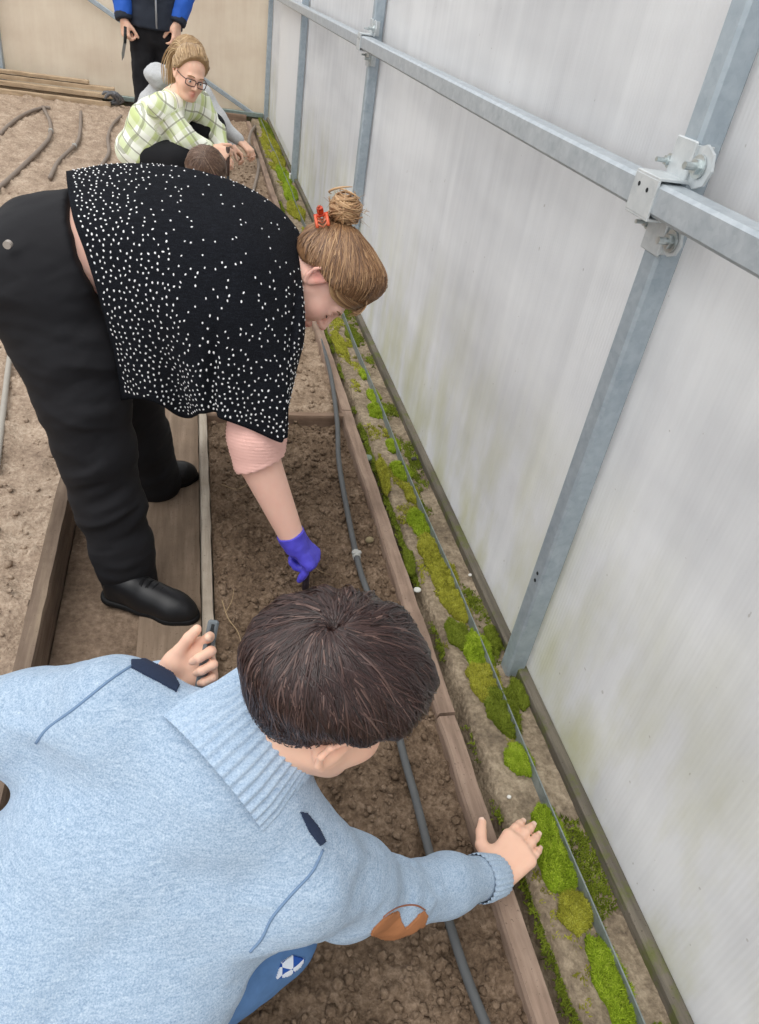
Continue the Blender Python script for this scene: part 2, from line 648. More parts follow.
def soil_h(P, amp=.02, sc=1.0, seed=1):
    big = fbm(P * 5, 3, seed) - .5
    cl = fbm(P * 38 * sc, 3, seed + 5)
    cl = np.maximum(cl - .42, 0) ** 1.2 * 2.6
    fine = fbm(P * 130 * sc, 2, seed + 9) - .5
    return amp * (1.1 * big + 1.0 * cl + .35 * fine)


# ground outside and under everything
V, F = grid_mesh(-14, 14, -6, 24, 2.0, lambda P: np.full(len(P), -.16))
o = link('floor', mesh_np('floor', V, F), M_out); tag(o, kind='structure')

# trodden path between the beds
V, F = grid_mesh(-.372, .016, .1, 9.3, .012, lambda P: -.10 + soil_h(P, .006, .6, 3))
o = link('floor_path', mesh_np('floor_path', V, F), M_path); tag(o, kind='structure')

# soil of the beds
V, F = grid_mesh(.052, .588, .1, 2.535, .0065, lambda P: -.012 + soil_h(P, .026, 1, 21) - .012 * np.exp(-((P[:, 0] - .285) / .035) ** 2))
o = link('moist_soil', mesh_np('moist_soil', V, F), M_soil_wet)
tag(o, 'dark moist soil of the near bed with small crumbs', 'soil', kind='stuff')
V, F = grid_mesh(.052, .592, 2.575, 9.2, .014, lambda P: -.012 + soil_h(P, .03, .7, 31))
o = link('drying_soil', mesh_np('drying_soil', V, F), M_soil_mid)
tag(o, 'lighter brown soil of the bed beyond the cross board', 'soil', kind='stuff')
V, F = grid_mesh(-2.6, -.425, .3, 9.25, .02, lambda P: -.005 + soil_h(P, .032, .55, 41))
o = link('dry_soil', mesh_np('dry_soil', V, F), M_soil_dry)
tag(o, 'pale dry soil of the wide bed across the path', 'soil', kind='stuff')


def crumbs(name, n, x0, x1, y0, y1, hf, smin, smax, mat, label):
    ico = [(0, -.53, .85), (0, .53, .85), (0, -.53, -.85), (0, .53, -.85), (.85, 0, .53), (.85, 0, -.53), (-.85, 0, .53), (-.85, 0, -.53),
           (.53, .85, 0), (-.53, .85, 0), (.53, -.85, 0), (-.53, -.85, 0)]
    fi = [(0, 4, 1), (0, 1, 6), (0, 6, 11), (0, 11, 10), (0, 10, 4), (4, 8, 1), (1, 8, 9), (1, 9, 6), (6, 9, 7), (6, 7, 11), (11, 7, 2),
          (11, 2, 10), (10, 2, 5), (10, 5, 4), (4, 5, 8), (8, 3, 9), (9, 3, 7), (7, 3, 2), (2, 3, 5), (5, 3, 8)]
    ico = A(ico); fi = A(fi)
    ico = ico / np.linalg.norm(ico, axis=1)[:, None]
    P = np.column_stack([RNG.uniform(x0, x1, n), RNG.uniform(y0, y1, n)])
    s = smin + (smax - smin) * RNG.random(n) ** 4
    z = hf(P)
    V = ico[None] * (s[:, None, None] * RNG.uniform(.65, 1.3, (n, 12, 1))) * A([1, 1, .75])
    V = V + np.column_stack([P, z + s * .35])[:, None, :]
    Fa = (fi[None] + (np.arange(n) * 12)[:, None, None]).reshape(-1, 3)
    o = link(name, mesh_np(name, V.reshape(-1, 3), Fa), mat, smooth=True)
    tag(o, label, 'soil', kind='stuff')


crumbs('soil_crumbs', 5200, .06, .58, .25, 2.53, lambda P: -.012 + soil_h(P, .026, 1, 21), .002, .013, M_soil_wet, 'loose dark crumbs scattered over the moist near bed')
crumbs('soil_clods', 4200, -1.9, -.44, .8, 5.5, lambda P: -.005 + soil_h(P, .032, .55, 41), .003, .0135, M_soil_dry, 'dry pale clods scattered over the wide bed')
crumbs('soil_lumps', 1800, .06, .585, 2.6, 7.5, lambda P: -.012 + soil_h(P, .03, .7, 31), .003, .016, M_soil_mid, 'brown clods on the bed beyond the cross board')

# right wall: translucent sheets on the outside of the posts
WX = .862
mb = MB()
edges = [-.6, 1.235, 3.93, 6.58, 9.5]
for a, b in zip(edges[:-1], edges[1:]):
    for z0, z1 in ((.015, 1.225), (1.225, 2.6)):
        mb.box((WX + .005, (a + b) / 2, (z0 + z1) / 2), (.01, b - a + (.0 if b < 9 else .03), z1 - z0))
o = mb.build('wall_right', M_wall); tag(o, kind='structure')
# far gable wall
mb = MB()
for a, b in ((-4.6, -1.98), (-1.98, WX + .01)):
    mb.box(((a + b) / 2, 9.535, 1.32), (b - a, .01, 2.6))
o = mb.build('wall_back', M_back); tag(o, kind='structure')
# long base boards
mb = MB(); mb.box((.847, 4.4, .0), (.028, 10.1, .075), bev=.004)
o = mb.build('baseboard_right', M_wood_base); tag(o, kind='structure')
mb = MB(); mb.box((-1.9, 9.505, -.02), (5.4, .03, .07), bev=.004)
o = mb.build('baseboard_back', M_wood_base); tag(o, kind='structure')


def conc_h(P):
    edge = .662 + .012 * (fbm(np.column_stack([P[:, 1] * 9, P[:, 1] * 0 + 2.0]), 3, 5) - .5) * 2 + .0
    up = sstep(edge - .012, edge + .012, P[:, 0])
    return -.07 + up * (.078 + .006 * (fbm(P * 20, 3, 8) - .5)) + .004 * (fbm(P * 70, 2, 4) - .5)


V, F = grid_mesh(.602, .85, .1, 9.45, .008, conc_h)
o = link('trim_concrete', mesh_np('trim_concrete', V, F), M_conc); tag(o, kind='structure')

# thin galvanised strip standing on edge along the concrete
mb = MB()
ys = np.linspace(.15, 9.3, 70)
for i in range(69):
    pass
xs = .758 + .004 * np.sin(ys * 2.1) + .003 * np.sin(ys * 5.3)
Vv = []
for x, y in zip(xs, ys):
    Vv += [[x - .0015, y, -.0], [x + .0015, y, -.0], [x + .0015, y, .043], [x - .0015, y, .043]]
Ff = []
for i in range(69):
    for j in range(4):
        Ff.append([4 * i + j, 4 * i + (j + 1) % 4, 4 * i + 4 + (j + 1) % 4, 4 * i + 4 + j])
Ff += [[0, 1, 2, 3], [276, 277, 278, 279]]
mb.add(Vv, Ff)
o = recalc(mb.build('edging_strip', galv_mat('weathered_strip', '#6f7776', '#9aa2a0', .3, .55)))
tag(o, 'thin galvanised strip standing on edge along the moss', 'edging')


# ------------------------------------------------------------------ steel frame
def rect_tube(mb, a, b, w_, R=None):
    a, b = A(a, dtype=float), A(b, dtype=float)
    z = unit(b - a); ref = A([0, 1, 0]) if abs(z[1]) < .9 else A([0, 0, 1])
    x = unit(np.cross(ref, z)); y = np.cross(z, x)
    mb.box((a + b) / 2, (w_, w_, np.linalg.norm(b - a)), np.column_stack([x, y, z]), .006)


POSTS = [(1.21, 'galvanised post nearest the camera, foot in the moss'),
         (3.93, 'second galvanised post of the right wall, behind the hair bun'),
         (6.58, 'third galvanised post of the right wall, white tag at its foot'),
         (9.48, 'corner post where the right wall meets the far gable')]
for i, (y, lab) in enumerate(POSTS):
    t = empty('steel_post', (.83, y, .0), lab, 'post', 'galvanised posts of the right wall')
    mb = MB(); rect_tube(mb, (.83, y, -.01), (.83, y, 2.55), .05)
    mb.build('post_tube', M_galv, t)
    if i == 0:
        for dz in (0, .022):
            mb = MB(); mb.tube([(.8046, y - .003, .335 + dz), (.8030, y - .003, .335 + dz)], .0045, 8)
            mb.build('slot', M_rim, t)
    if i == 2:
        mb = MB(); mb.box((.795, y - .015, .05), (.012, .03, .05), bev=.004)
        mb.build('white_tag', simple('white_plastic', '#eeeeea', .4), t)

t = empty('steel_rail', (.788, 4.4, 1.21), 'long galvanised rail running level across the right wall posts', 'rail')
mb = MB(); rect_tube(mb, (.779, -.5, 1.222), (.779, 9.46, 1.222), .052)
mb.build('rail_tube', galv_mat('rail_steel', '#a4adb4', '#c3cacf', .4, .45), t)


def bolt(parent, p, n, r=.013, washer=True):
    n = A(n, dtype=float)
    mb = MB()
    p = A(p, dtype=float)
    mb.tube([p, p + n * .009], r, 6)                       # nut
    mb.tube([p + n * .009, p + n * .026], r * .5, 10)      # thread
    if washer: mb.tube([p - n * .0015, p + n * .0015], r * 1.5, 16)
    return recalc(mb.build('bolt', M_bolt, parent))


def bracket(y, lab):
    t = empty('cross_bracket', (.75, y, 1.222), lab, 'bracket', 'cross brackets where rail meets post')
    mb = MB()
    x = .752
    mb.box((x, y, 1.222), (.005, .078, .062), bev=.001)                    # over the rail
    mb.box((.779, y, 1.2545), (.058, .078, .005), bev=.001)                # top return
    mb.box((.779, y, 1.1895), (.058, .078, .005), bev=.001)                # bottom return
    for s in (1, -1):                                                    # ears lying on the post
        mb.box((.802, y, 1.222 + s * .062), (.005, .062, .064), bev=.002)
        for q in (1, -1):
            mb.box((.818, y + q * .029, 1.222 + s * .060), (.034, .005, .058), bev=.001)
    mb.build('bracket_plate', M_galv2, t)
    for s, r in ((1, .034), (-1, .026)):                                 # octagonal ears beside the post
        mb = MB(); mb.tube([(.806, y - .050, 1.222 + s * .060), (.811, y - .050, 1.222 + s * .060)], r, 8)
        recalc(mb.build('ear_plate', M_galv2, t))
    for s in (1, -1):
        bolt(t, (.8035, y - .050, 1.222 + s * .060), (-1, 0, 0), .0125)
        bolt(t, (.8035, y + .036, 1.222 + s * .052), (-1, 0, 0), .008)
    for dy, z in ((-.012, 1.232), (.018, 1.236)):
        mb = MB(); mb.tube([(.7497, y + dy, z), (.7490, y + dy, z)], .004, 8); mb.build('slot', M_rim, t)


bracket(1.21, 'big cross bracket with bolts on the nearest post')
bracket(3.93, 'small distant cross bracket on the second post above the bun')

# far gable frame
t = empty('steel_post', (-1.93, 9.49, 0), 'galvanised post of the far gable at the upper left', 'post')
mb = MB(); rect_tube(mb, (-1.93, 9.49, 0), (-1.93, 9.49, 2.5), .08); mb.build('post_tube', M_galv, t)
t = empty('diagonal_brace', (.68, 9.48, .05), 'slanting steel brace across the far gable behind the children', 'brace')
mb = MB(); rect_tube(mb, (.70, 9.47, .04), (-1.6, 9.47, 1.22), .045); mb.build('brace_tube', M_galv, t)
t = empty('sill_rail', (0, 9.47, .03), 'steel bottom rail along the foot of the far gable', 'rail')
mb = MB(); rect_tube(mb, (-1.94, 9.47, .045), (.80, 9.47, .045), .05); mb.build('rail_tube', galv_mat('greenish_rail', '#7c8b86', '#98a5a0'), t)

# white sheet patched onto the right wall near the corner
mb = MB(); mb.box((.842, 7.56, .98), (.008, 1.7, 1.7), bev=.002)
o = mb.build('white_sheet', simple('white_sheet_mat', '#e6e9ec', .5, var=.08, vs=4))
tag(o, 'smooth white sheet fixed to the right wall near the corner', 'sheet')


# ------------------------------------------------------------------ bed boards
def board(name, c, size, mat, label, group=None, tilt=0.0, cat='board'):
    t = MB(); R = A(Matrix.Rotation(tilt, 3, 'Z'))
    # a plank with slightly wavy faces
    n = max(4, int(max(size) / .06)); ax = int(np.argmax(size))
    o2 = [i for i in range(3) if i != ax]
    Vv = []; L = np.linspace(-.5, .5, n)
    prof = [(-.5, -.5), (.5, -.5), (.5, .42), (.42, .5), (-.42, .5), (-.5, .42)]
    for i, l in enumerate(L):
        jx, jz = (RNG.random(2) - .5) * .003
        for u, v in prof:
            p = [0, 0, 0]; p[ax] = l * size[ax]; p[o2[0]] = u * size[o2[0]] + jx; p[o2[1]] = v * size[o2[1]] + jz
            Vv.append(p)
    Ff = [[6 * i + j, 6 * i + (j + 1) % 6, 6 * i + 6 + (j + 1) % 6, 6 * i + 6 + j] for i in range(n - 1) for j in range(6)]
    Ff += [list(range(6)), [6 * (n - 1) + j for j in range(6)]]
    Vv = A(Vv)
    t.add(Vv @ R.T, Ff)
    o = recalc(t.build(name, mat)); o.location = Vector(c)
    return tag(o, label, cat, group)


g = 'edge boards between bed and moss'
board('bed_board', (.594, .61, -.03), (.047, .90, .12), M_wood_red, 'pinkish edge board under the hand of the boy, nearest length', g, -.008)
board('bed_board', (.603, 1.83, -.03), (.047, 1.52, .12), M_wood_red, 'pinkish edge board of the near bed, middle length beside the moss', g, -.002)
board('bed_board', (.607, 5.85, -.03), (.045, 6.5, .12), M_wood_red, 'long edge board of the far bed reaching the gable', g, 0)
board('divider_board', (.034, 1.38, -.045), (.03, 2.4, .14), M_wood_grey, 'thin grey board on edge between path and near bed', None, .0)
board('divider_board', (.036, 5.9, -.045), (.03, 6.6, .14), M_wood_grey, 'thin grey board between path and the far bed', None, .0)
board('path_board', (-.398, 4.7, -.035), (.045, 9.0, .15), M_wood_dark, 'thick weathered board holding the pale soil beside the path', None, .0)
board('cross_board', (.318, 2.555, -.025), (.535, .032, .11), M_wood_x, 'short cross board separating the moist bed from the next')
board('end_board', (.318, 9.24, -.01), (.55, .05, .15), M_wood_x, 'dark end board closing the far bed below the gable')
board('path_plank', (-.07, 1.75, -.098), (.17, 3.0, .03), wood('path_plank_wood', '#6a5c4e', '#806f5f', '#978574', 'y'), 'dirty plank sunk in the path under the shoes', None, .0)

# planks stacked at the far left
pl = [(-1.75, 9.30, .03, 1.65, .07, .05), (-1.70, 9.26, .085, 1.80, .10, .04), (-1.82, 9.33, .135, 2.05, .09, .04), (-1.6, 9.16, .02, 1.55, .06, .045), (-1.95, 9.34, .18, 1.8, .08, .03)]
labs = ['weathered plank at the bottom back of the stack below the gable', 'wide pale plank lying second in the stack of timber', 'longest pale plank sticking out over the stack',
        'front bottom plank of the timber stack touching the soil', 'topmost thin plank of the timber stack']
for (x, y, z, l, d, h), lab in zip(pl, labs):
    board('timber_plank', (x, y, z), (l, d, h), M_plank, lab, 'planks stacked below the gable', random.uniform(-.02, .02), 'plank')
mb = MB()
for k in range(7):
    c = A([-.80 + random.uniform(-.05, .05), 9.15 + random.uniform(-.05, .05), .05])
    mb.tube(spline([c + A([-.06, 0, .03 + .01 * k]), c + A([0, -.05, .09]), c + A([.06, .01, .02]), c + A([.0, .05, -.02])], 10), .012, 6)
o = mb.build('wire_bundle', simple('grey_wire', '#6a6c70', .6)); tag(o, 'dark grey bundle of wire at the end of the timber stack', 'wire')


# ------------------------------------------------------------------ drip hoses
M_hose = simple('grey_hose', '#5d5f60', .55, var=.35, vs=25, bumps=.1, bs=120)
M_hose2 = simple('dusty_hose', '#8c8076', .75, var=.25, vs=25)
M_clip = simple('pale_connector', '#a9aaa6', .5)


def hose(pix, r, mat, label, zs=None, con=(), hf=None):
    pts = [atz(px, py, (zs[i] if zs else r + .004)) for i, (px, py) in enumerate(pix)]
    P = spline(pts, len(pts) * 9)
    o = empty('drip_hose', pts[0] * A([1, 1, 0]), label, 'hose', 'drip hoses on the beds')
    mb = MB(); mb.tube(P, r, 10); mb.build('tube', mat, o, True)
    for i in con:
        k = i * 9; k = min(max(k, 2), len(P) - 3); d = unit(P[k + 1] - P[k - 1])
        m2 = MB(); m2.tube([P[k] - d * .014, P[k] + d * .014], r * 1.35, 10); m2.box(P[k] + A([0, 0, r]), (.03, .012, .012), bev=.003)
        m2.build('connector', M_clip, o)
    return o


hose([(318, 330), (330, 372), (337, 420), (339, 462), (349, 520), (360, 570), (374, 611), (388, 680), (401, 745), (416, 800), (432, 862), (450, 925), (468, 980), (488, 1030)], .0095, M_hose,
     'dark grey drip hose along the moist near bed', con=(5,),
     zs=[.02, .028, .045, .022, .016, .016, .016, .018, .018, .018, .016, .016, .018, .018])
hose([(252, 196), (258, 172), (258, 160), (254, 150), (249, 143), (251, 132), (255, 126)], .013, M_hose2, 'dusty hose held up by the hooded child in the far bed', zs=[.02, .02, .06, .15, .24, .1, .02])
hose([(-12, 148), (8, 126), (25, 114), (42, 108), (50, 108)], .016, M_hose2, 'dusty hose at the far left of the pale bed, first from the left')
hose([(-15, 200), (10, 178), (29, 160), (42, 147), (50, 136), (50, 122), (43, 107)], .016, M_hose2, 'long dusty hose curving across the pale bed, second from the left', con=(5,))
hose([(50, 178), (58, 162), (70, 150), (77, 143), (80, 132), (81, 112)], .015, M_hose2, 'dusty hose running up to the timber stack, third from the left', con=(3,))
hose([(96, 172), (104, 162), (109, 152), (108, 138), (112, 126), (121, 116)], .015, M_hose2, 'dusty hose beside the plaid shirt, fourth from the left')
hose([(-4, 470), (1, 430), (5, 395), (10, 355), (16, 320)], .011, simple('pale_hose', '#a8a39a', .7, var=.2), 'pale hose on the dry bed at the left beside the trousers')


# ------------------------------------------------------------------ moss
M_moss = tint_mat('moss_green', [(0, '#4d5a14'), (.35, '#78901f'), (.7, '#9bb032'), (1, '#c2cc5e')])
M_mossy = tint_mat('moss_yellow', [(0, '#5a5722'), (.35, '#86852c'), (.7, '#a8a83c'), (1, '#c8c76c')])
M_mossd = tint_mat('moss_dark', [(0, '#3a4310'), (.35, '#5e6a1c'), (.7, '#79862c'), (1, '#96a34a')])


def moss(c, rx, ry, h, mat, label, rot=0.0, n=1500, blade=.006, seed=0):
    rg = np.random.default_rng(seed + 100)
    N = 56
    u, v = np.meshgrid(np.linspace(-1, 1, N), np.linspace(-1, 1, N), indexing='ij')
    U = u * np.sqrt(1 - v * v / 2); W = v * np.sqrt(1 - u * u / 2)
    P = np.stack([U.ravel(), W.ravel()], 1)
    ca, sa = math.cos(rot), math.sin(rot)

    def surf(P):
        rr = np.linalg.norm(P, axis=1)
        ang = np.arctan2(P[:, 1], P[:, 0])
        wob = 1 + .38 * (fbm(np.column_stack([np.cos(ang) * 2.2 + seed, np.sin(ang) * 2.2]), 3, 3) - .5) * 2
        x = P[:, 0] * rx * wob; y = P[:, 1] * ry * wob
        q = np.column_stack([x, y])
        dome = np.sqrt(np.maximum(1 - rr ** 2, 0)) ** .8
        z = h * dome * (.55 + 1.1 * (fbm(q * 60 + seed * 3.7, 2, seed) - .25)) + .007 * (fbm(q * 170, 2, seed) - .5) * dome
        return np.column_stack([c[0] + x * ca - y * sa, c[1] + x * sa + y * ca, c[2] - .004 + z])
    V = surf(P)
    i = np.arange(N * N).reshape(N, N)
    F = np.stack([i[:-1, :-1], i[1:, :-1], i[1:, 1:], i[:-1, 1:]], -1).reshape(-1, 4)
    tn = .02 + .40 * fbm(P * 3 + seed, 3, seed + 2)
    a = rg.random(n) * 2 * math.pi; r = np.sqrt(rg.random(n)) * .97
    B = np.stack([np.cos(a) * r, np.sin(a) * r], 1); e = .02
    S = surf(B); dx = surf(B + A([e, 0])) - S; dy = surf(B + A([0, e])) - S
    nn = np.cross(dx, dy); nn /= np.linalg.norm(nn, axis=1)[:, None] + 1e-9
    nn[nn[:, 2] < 0] *= -1
    d = nn * .7 + rg.normal(0, .6, (n, 3)) + A([0, 0, .35]); d /= np.linalg.norm(d, axis=1)[:, None]
    L = blade * rg.uniform(.5, 1.3, n)[:, None]; s = np.cross(d, rg.normal(0, 1, (n, 3))); s /= np.linalg.norm(s, axis=1)[:, None]
    s2 = np.cross(d, s); wd = blade * .15
    BV = np.stack([S + s * wd, S - s * wd * .5 + s2 * wd * .87, S - s * wd * .5 - s2 * wd * .87, S + d * L], 1)
    base = .18 + .62 * fbm(B * 3 + seed, 3, seed + 2) + rg.normal(0, .17, n)
    BT = np.stack([base * .6, base * .6, base * .6, base + .18], 1)
    off = len(V) + np.arange(n)[:, None, None] * 4
    BF = (A([[0, 1, 3], [1, 2, 3], [2, 0, 3]])[None] + off).reshape(-1, 3)
    me = mesh_np('moss_clump', np.concatenate([V, BV.reshape(-1, 3)]), F.tolist() + BF.tolist(), tint=np.clip(np.concatenate([tn, BT.ravel()]), 0, 1))
    o = link('moss_clump', me, mat)
    return tag(o, label, 'moss', 'moss clumps along the concrete edge')


ML = [  # pixel of the middle, half width, half length (m), height, kind, label
    (611, 985, .034, .080, .028, 'g', 'long bright moss clump lowest in the picture beside the strip'),
    (575, 911, .034, .036, .024, 'y', 'round brownish yellow moss clump just below the hand'),
    (553, 850, .036, .098, .030, 'g', 'long vivid green moss clump touched by the fingertips'),
    (518, 762, .028, .038, .026, 'g', 'small round green moss clump alone above the white pebble'),
    (502, 710, .036, .075, .028, 'd', 'olive moss clump left of the strip below the post foot'),
    (484, 682, .034, .055, .026, 'y', 'yellow green moss clump level with the post foot'),
    (477, 649, .036, .060, .028, 'g', 'bright green moss clump up and left of the post foot'),
    (457, 634, .024, .050, .022, 'd', 'brown olive moss clump at the concrete edge left of the brightest clump'),
    (455, 604, .032, .060, .026, 'y', 'yellowish moss clump above the bright one near the post'),
    (444, 576, .034, .070, .024, 'y', 'broad yellow moss clump halfway along the concrete'),
    (429, 552, .032, .070, .022, 'y', 'yellow olive moss clump below the middle of the concrete'),
    (419, 523, .030, .060, .022, 'g', 'light green moss clump in the middle stretch of the concrete'),
    (411, 494, .022, .050, .020, 'y', 'small yellow moss clump above the light green one'),
    (401, 471, .030, .055, .020, 'g', 'bright moss clump below the grey stone'),
    (383, 474, .018, .110, .020, 'y', 'narrow yellow moss clump hanging on the concrete edge by the board'),
    (409, 562, .014, .060, .022, 'd', 'small dark moss tuft wedged beside the edge board'),
    (393, 446, .022, .050, .018, 'g', 'small green moss clump right of the grey stone'),
    (377, 411, .032, .065, .020, 'g', 'bright moss clump above the grey stone'),
    (373, 396, .026, .055, .016, 'g', 'flat green moss clump just above another bright one'),
    (364, 375, .018, .050, .014, 'g', 'tiny green moss clump below the face of the woman'),
    (340, 345, .030, .140, .014, 'y', 'flat yellow moss patch just below the chin of the woman'),
    (352, 335, .030, .120, .012, 'd', 'dark thin moss patch right of the nose of the woman'),
    (492, 640, .018, .050, .022, 'd', 'dark moss clump between strip and wall above the post foot'),
    (519, 695, .020, .045, .018, 'd', 'weedy dark moss clump between strip and wall below the post foot'),
    (296, 212, .055, .24, .020, 'y', 'yellow moss patch at the shoulder of the cape'),
    (290, 193, .050, .28, .025, 'g', 'bright moss patch in the far stretch, lower one'),
    (284, 176, .055, .32, .028, 'g', 'bright moss patch in the far stretch, middle one'),
    (278, 160, .055, .36, .028, 'y', 'yellow green moss patch in the far stretch, upper one'),
    (271, 142, .050, .55, .025, 'y', 'farthest moss patch near the corner of the greenhouse'),
    (267, 129, .050, .60, .02, 'd', 'dark moss patch right in the greenhouse corner')]
for i, (px, py, rx, ry, h, kd, lab) in enumerate(ML):
    c = atz(px, py, .012)
    moss(c, rx * (1.18 if 4 <= i <= 19 else 1.0), ry * 1.08, h, {'g': M_moss, 'y': M_mossy, 'd': M_mossd}[kd], lab, random.uniform(-.1, .1), 4200 if i < 14 else 2600, .0095 if py > 300 else .016, i)


# ------------------------------------------------------------------ small stones and scraps
def stone(px, py, r, mat, label, name='pebble', flat=.6):
    c = atz(px, py, .012 + r * flat * .5)
    s = SDF(c - r * 1.6, c + r * 1.6, r / 7)
    s.ell(c, (r, r * .8, r * flat)); s.ell(c + A([r * .3, r * .2, 0]), (r * .6, r * .7, r * flat * .8), k=r * .5)
    V, F = s.mesh(1)
    V = V + normals(V, F) * ((fbm(V * 40 / r * .02, 2, 3) - .5) * r * .4)[:, None]
    o = link(name, mesh_np(name, V, F), mat)
    return tag(o, label, 'stone')


stone(509, 797, .0055, simple('white_stone', '#dcdad4', .7), 'tiny white pebble on the concrete above the fingers')
stone(367, 458, .02, simple('grey_green_stone', '#7f8b80', .8, var=.2), 'flat grey green stone on the concrete among moss', 'stone', .35)
stone(369, 540, .013, simple('tan_stone', '#8f8366', .9, var=.3, vs=80), 'tan stone on the moist soil right of the hose', 'stone', .7)
stone(417, 590, .012, simple('pale_scrap', '#c7c9c4', .6), 'pale chip lying at the edge of the board', 'chip', .25)
stone(414, 459, .011, simple('dark_lump', '#4c4a44', .9), 'dark lump on the base board beyond the moss', 'stone', .7)
stone(470, 575, .006, simple('white_stone', '#dcdad4', .7), 'white speck of grit beside the middle moss', 'pebble', .6)


def twig(pix, r, label, z=.014):
    P = spline([atz(px, py, z) for px, py in pix], 16)
    mb = MB(); mb.tube(P, np.linspace(r, r * .4, 16), 6)
    o = mb.build('root_thread', simple('straw', '#a08a6a', .8), None, True)
    return tag(o, label, 'root', 'dry roots lying on the moist soil')


twig([(222, 600), (228, 618), (238, 632), (243, 650)], .0016, 'dry root beside the head and the thin board', .02)
twig([(221, 484), (238, 489), (255, 478)], .0014, 'dry root left of the bare forearm', .02)
twig([(226, 612), (232, 600), (234, 588)], .0012, 'short dry root above the longer one', .02)
twig([(308, 556), (317, 569), (330, 575)], .0012, 'short dry root right of the glove', .02)


def tufts(name, n, x0, x1, y0, y1, z, dens, mat, label, blade, seed):
    rg = np.random.default_rng(seed); m = 9
    P = np.column_stack([rg.uniform(x0, x1, n * 6), rg.uniform(y0, y1, n * 6) ** 1.0])
    P = P[rg.random(len(P)) < dens(P)][:n]; n = len(P)
    C3 = np.column_stack([P, np.full(n, z)])
    s = blade * rg.uniform(.5, 1.3, n)
    d = rg.normal(0, .55, (n, m, 3)) + A([0, 0, .8]); d /= np.linalg.norm(d, axis=2)[:, :, None]
    a = np.cross(d, rg.normal(0, 1, (n, m, 3))); a /= np.linalg.norm(a, axis=2)[:, :, None]; b = np.cross(d, a)
    o = C3[:, None] + rg.normal(0, .5, (n, m, 3)) * A([1, 1, 0]) * s[:, None, None]
    w_ = (s * .2)[:, None, None]
    V = np.stack([o + a * w_, o - a * w_ * .5 + b * w_ * .87, o - a * w_ * .5 - b * w_ * .87, o + d * s[:, None, None]], 2)
    t = np.clip(rg.normal(.45, .2, (n, 1, 1)) + np.array([-.2, -.2, -.2, .15])[None, None] + np.zeros((n, m, 4)), 0, 1)
    k = np.arange(n * m)[:, None, None] * 4
    F = (A([[0, 1, 3], [1, 2, 3], [2, 0, 3]])[None] + k).reshape(-1, 3)
    o = link(name, mesh_np(name, V.reshape(-1, 3), F, tint=t.ravel()), mat)
    return tag(o, label, 'moss', kind='stuff')


tufts('moss_specks', 4200, .668, .756, .3, 8.8, .008, lambda P: sstep(.50, .66, fbm(P * A([16, 7]), 3, 61)) * np.where(P[:, 1] < .95, .25, 1.0) * (.35 + .65 * sstep(.68, .73, P[:, 0])), M_mossy,
      'thin film of yellowish moss specks over the concrete', .009, 71)
tufts('weed_specks', 2200, .764, .832, .35, 5.0, .008, lambda P: sstep(.46, .62, fbm(P * A([16, 6]), 3, 65)), M_mossd,
      'dark weedy moss in the slot between strip and wall', .010, 72)
tufts('edge_specks', 1500, .652, .672, .3, 6.0, -.012, lambda P: sstep(.42, .6, fbm(P * A([16, 6]), 3, 68)), M_mossd,
      'dark moss film on the inner lip of the concrete', .010, 73)
# ------------------------------------------------------------------ people: shared builders
M_skinA = skin_mat('fair_skin', '#f0c6b4', '#e2a797', '#c9786e')
M_skinB = skin_mat('child_skin', '#edc4ab', '#e0a690', '#d08578')
M_black = simple('black_trouser_cloth', '#19191d', .8, var=.2, vs=9, bumps=.15, bs=500)
M_shoe = simple('black_leather', '#17181b', .42, spec=.4, bumps=.1, bs=300)
M_sole = simple('black_rubber', '#101113', .7)
M_eyew = simple('eye_white', '#ece6e0', .25, spec=.5)
M_iris = simple('iris_dark', '#3a4246', .2, spec=.6)
M_brow = simple('brow_hair', '#8a6a4d', .8)
M_hairB = hair_mat('dark_brown_hair', '#1a1110', '#372422', '#705850')
M_hairW = hair_mat('light_brown_hair', '#5d4232', '#94704f', '#c9a57c')
M_hairG = hair_mat('blond_hair', '#86694a', '#b3946c', '#d9c098')
M_hairC = hair_mat('brown_hair', '#453329', '#6d5546', '#9a8270')


def frame(F, U):
    """columns: face direction, left, up"""
    F = unit(F); U = unit(A(U) - F * np.dot(F, U)); return np.column_stack([F, np.cross(U, F), U])


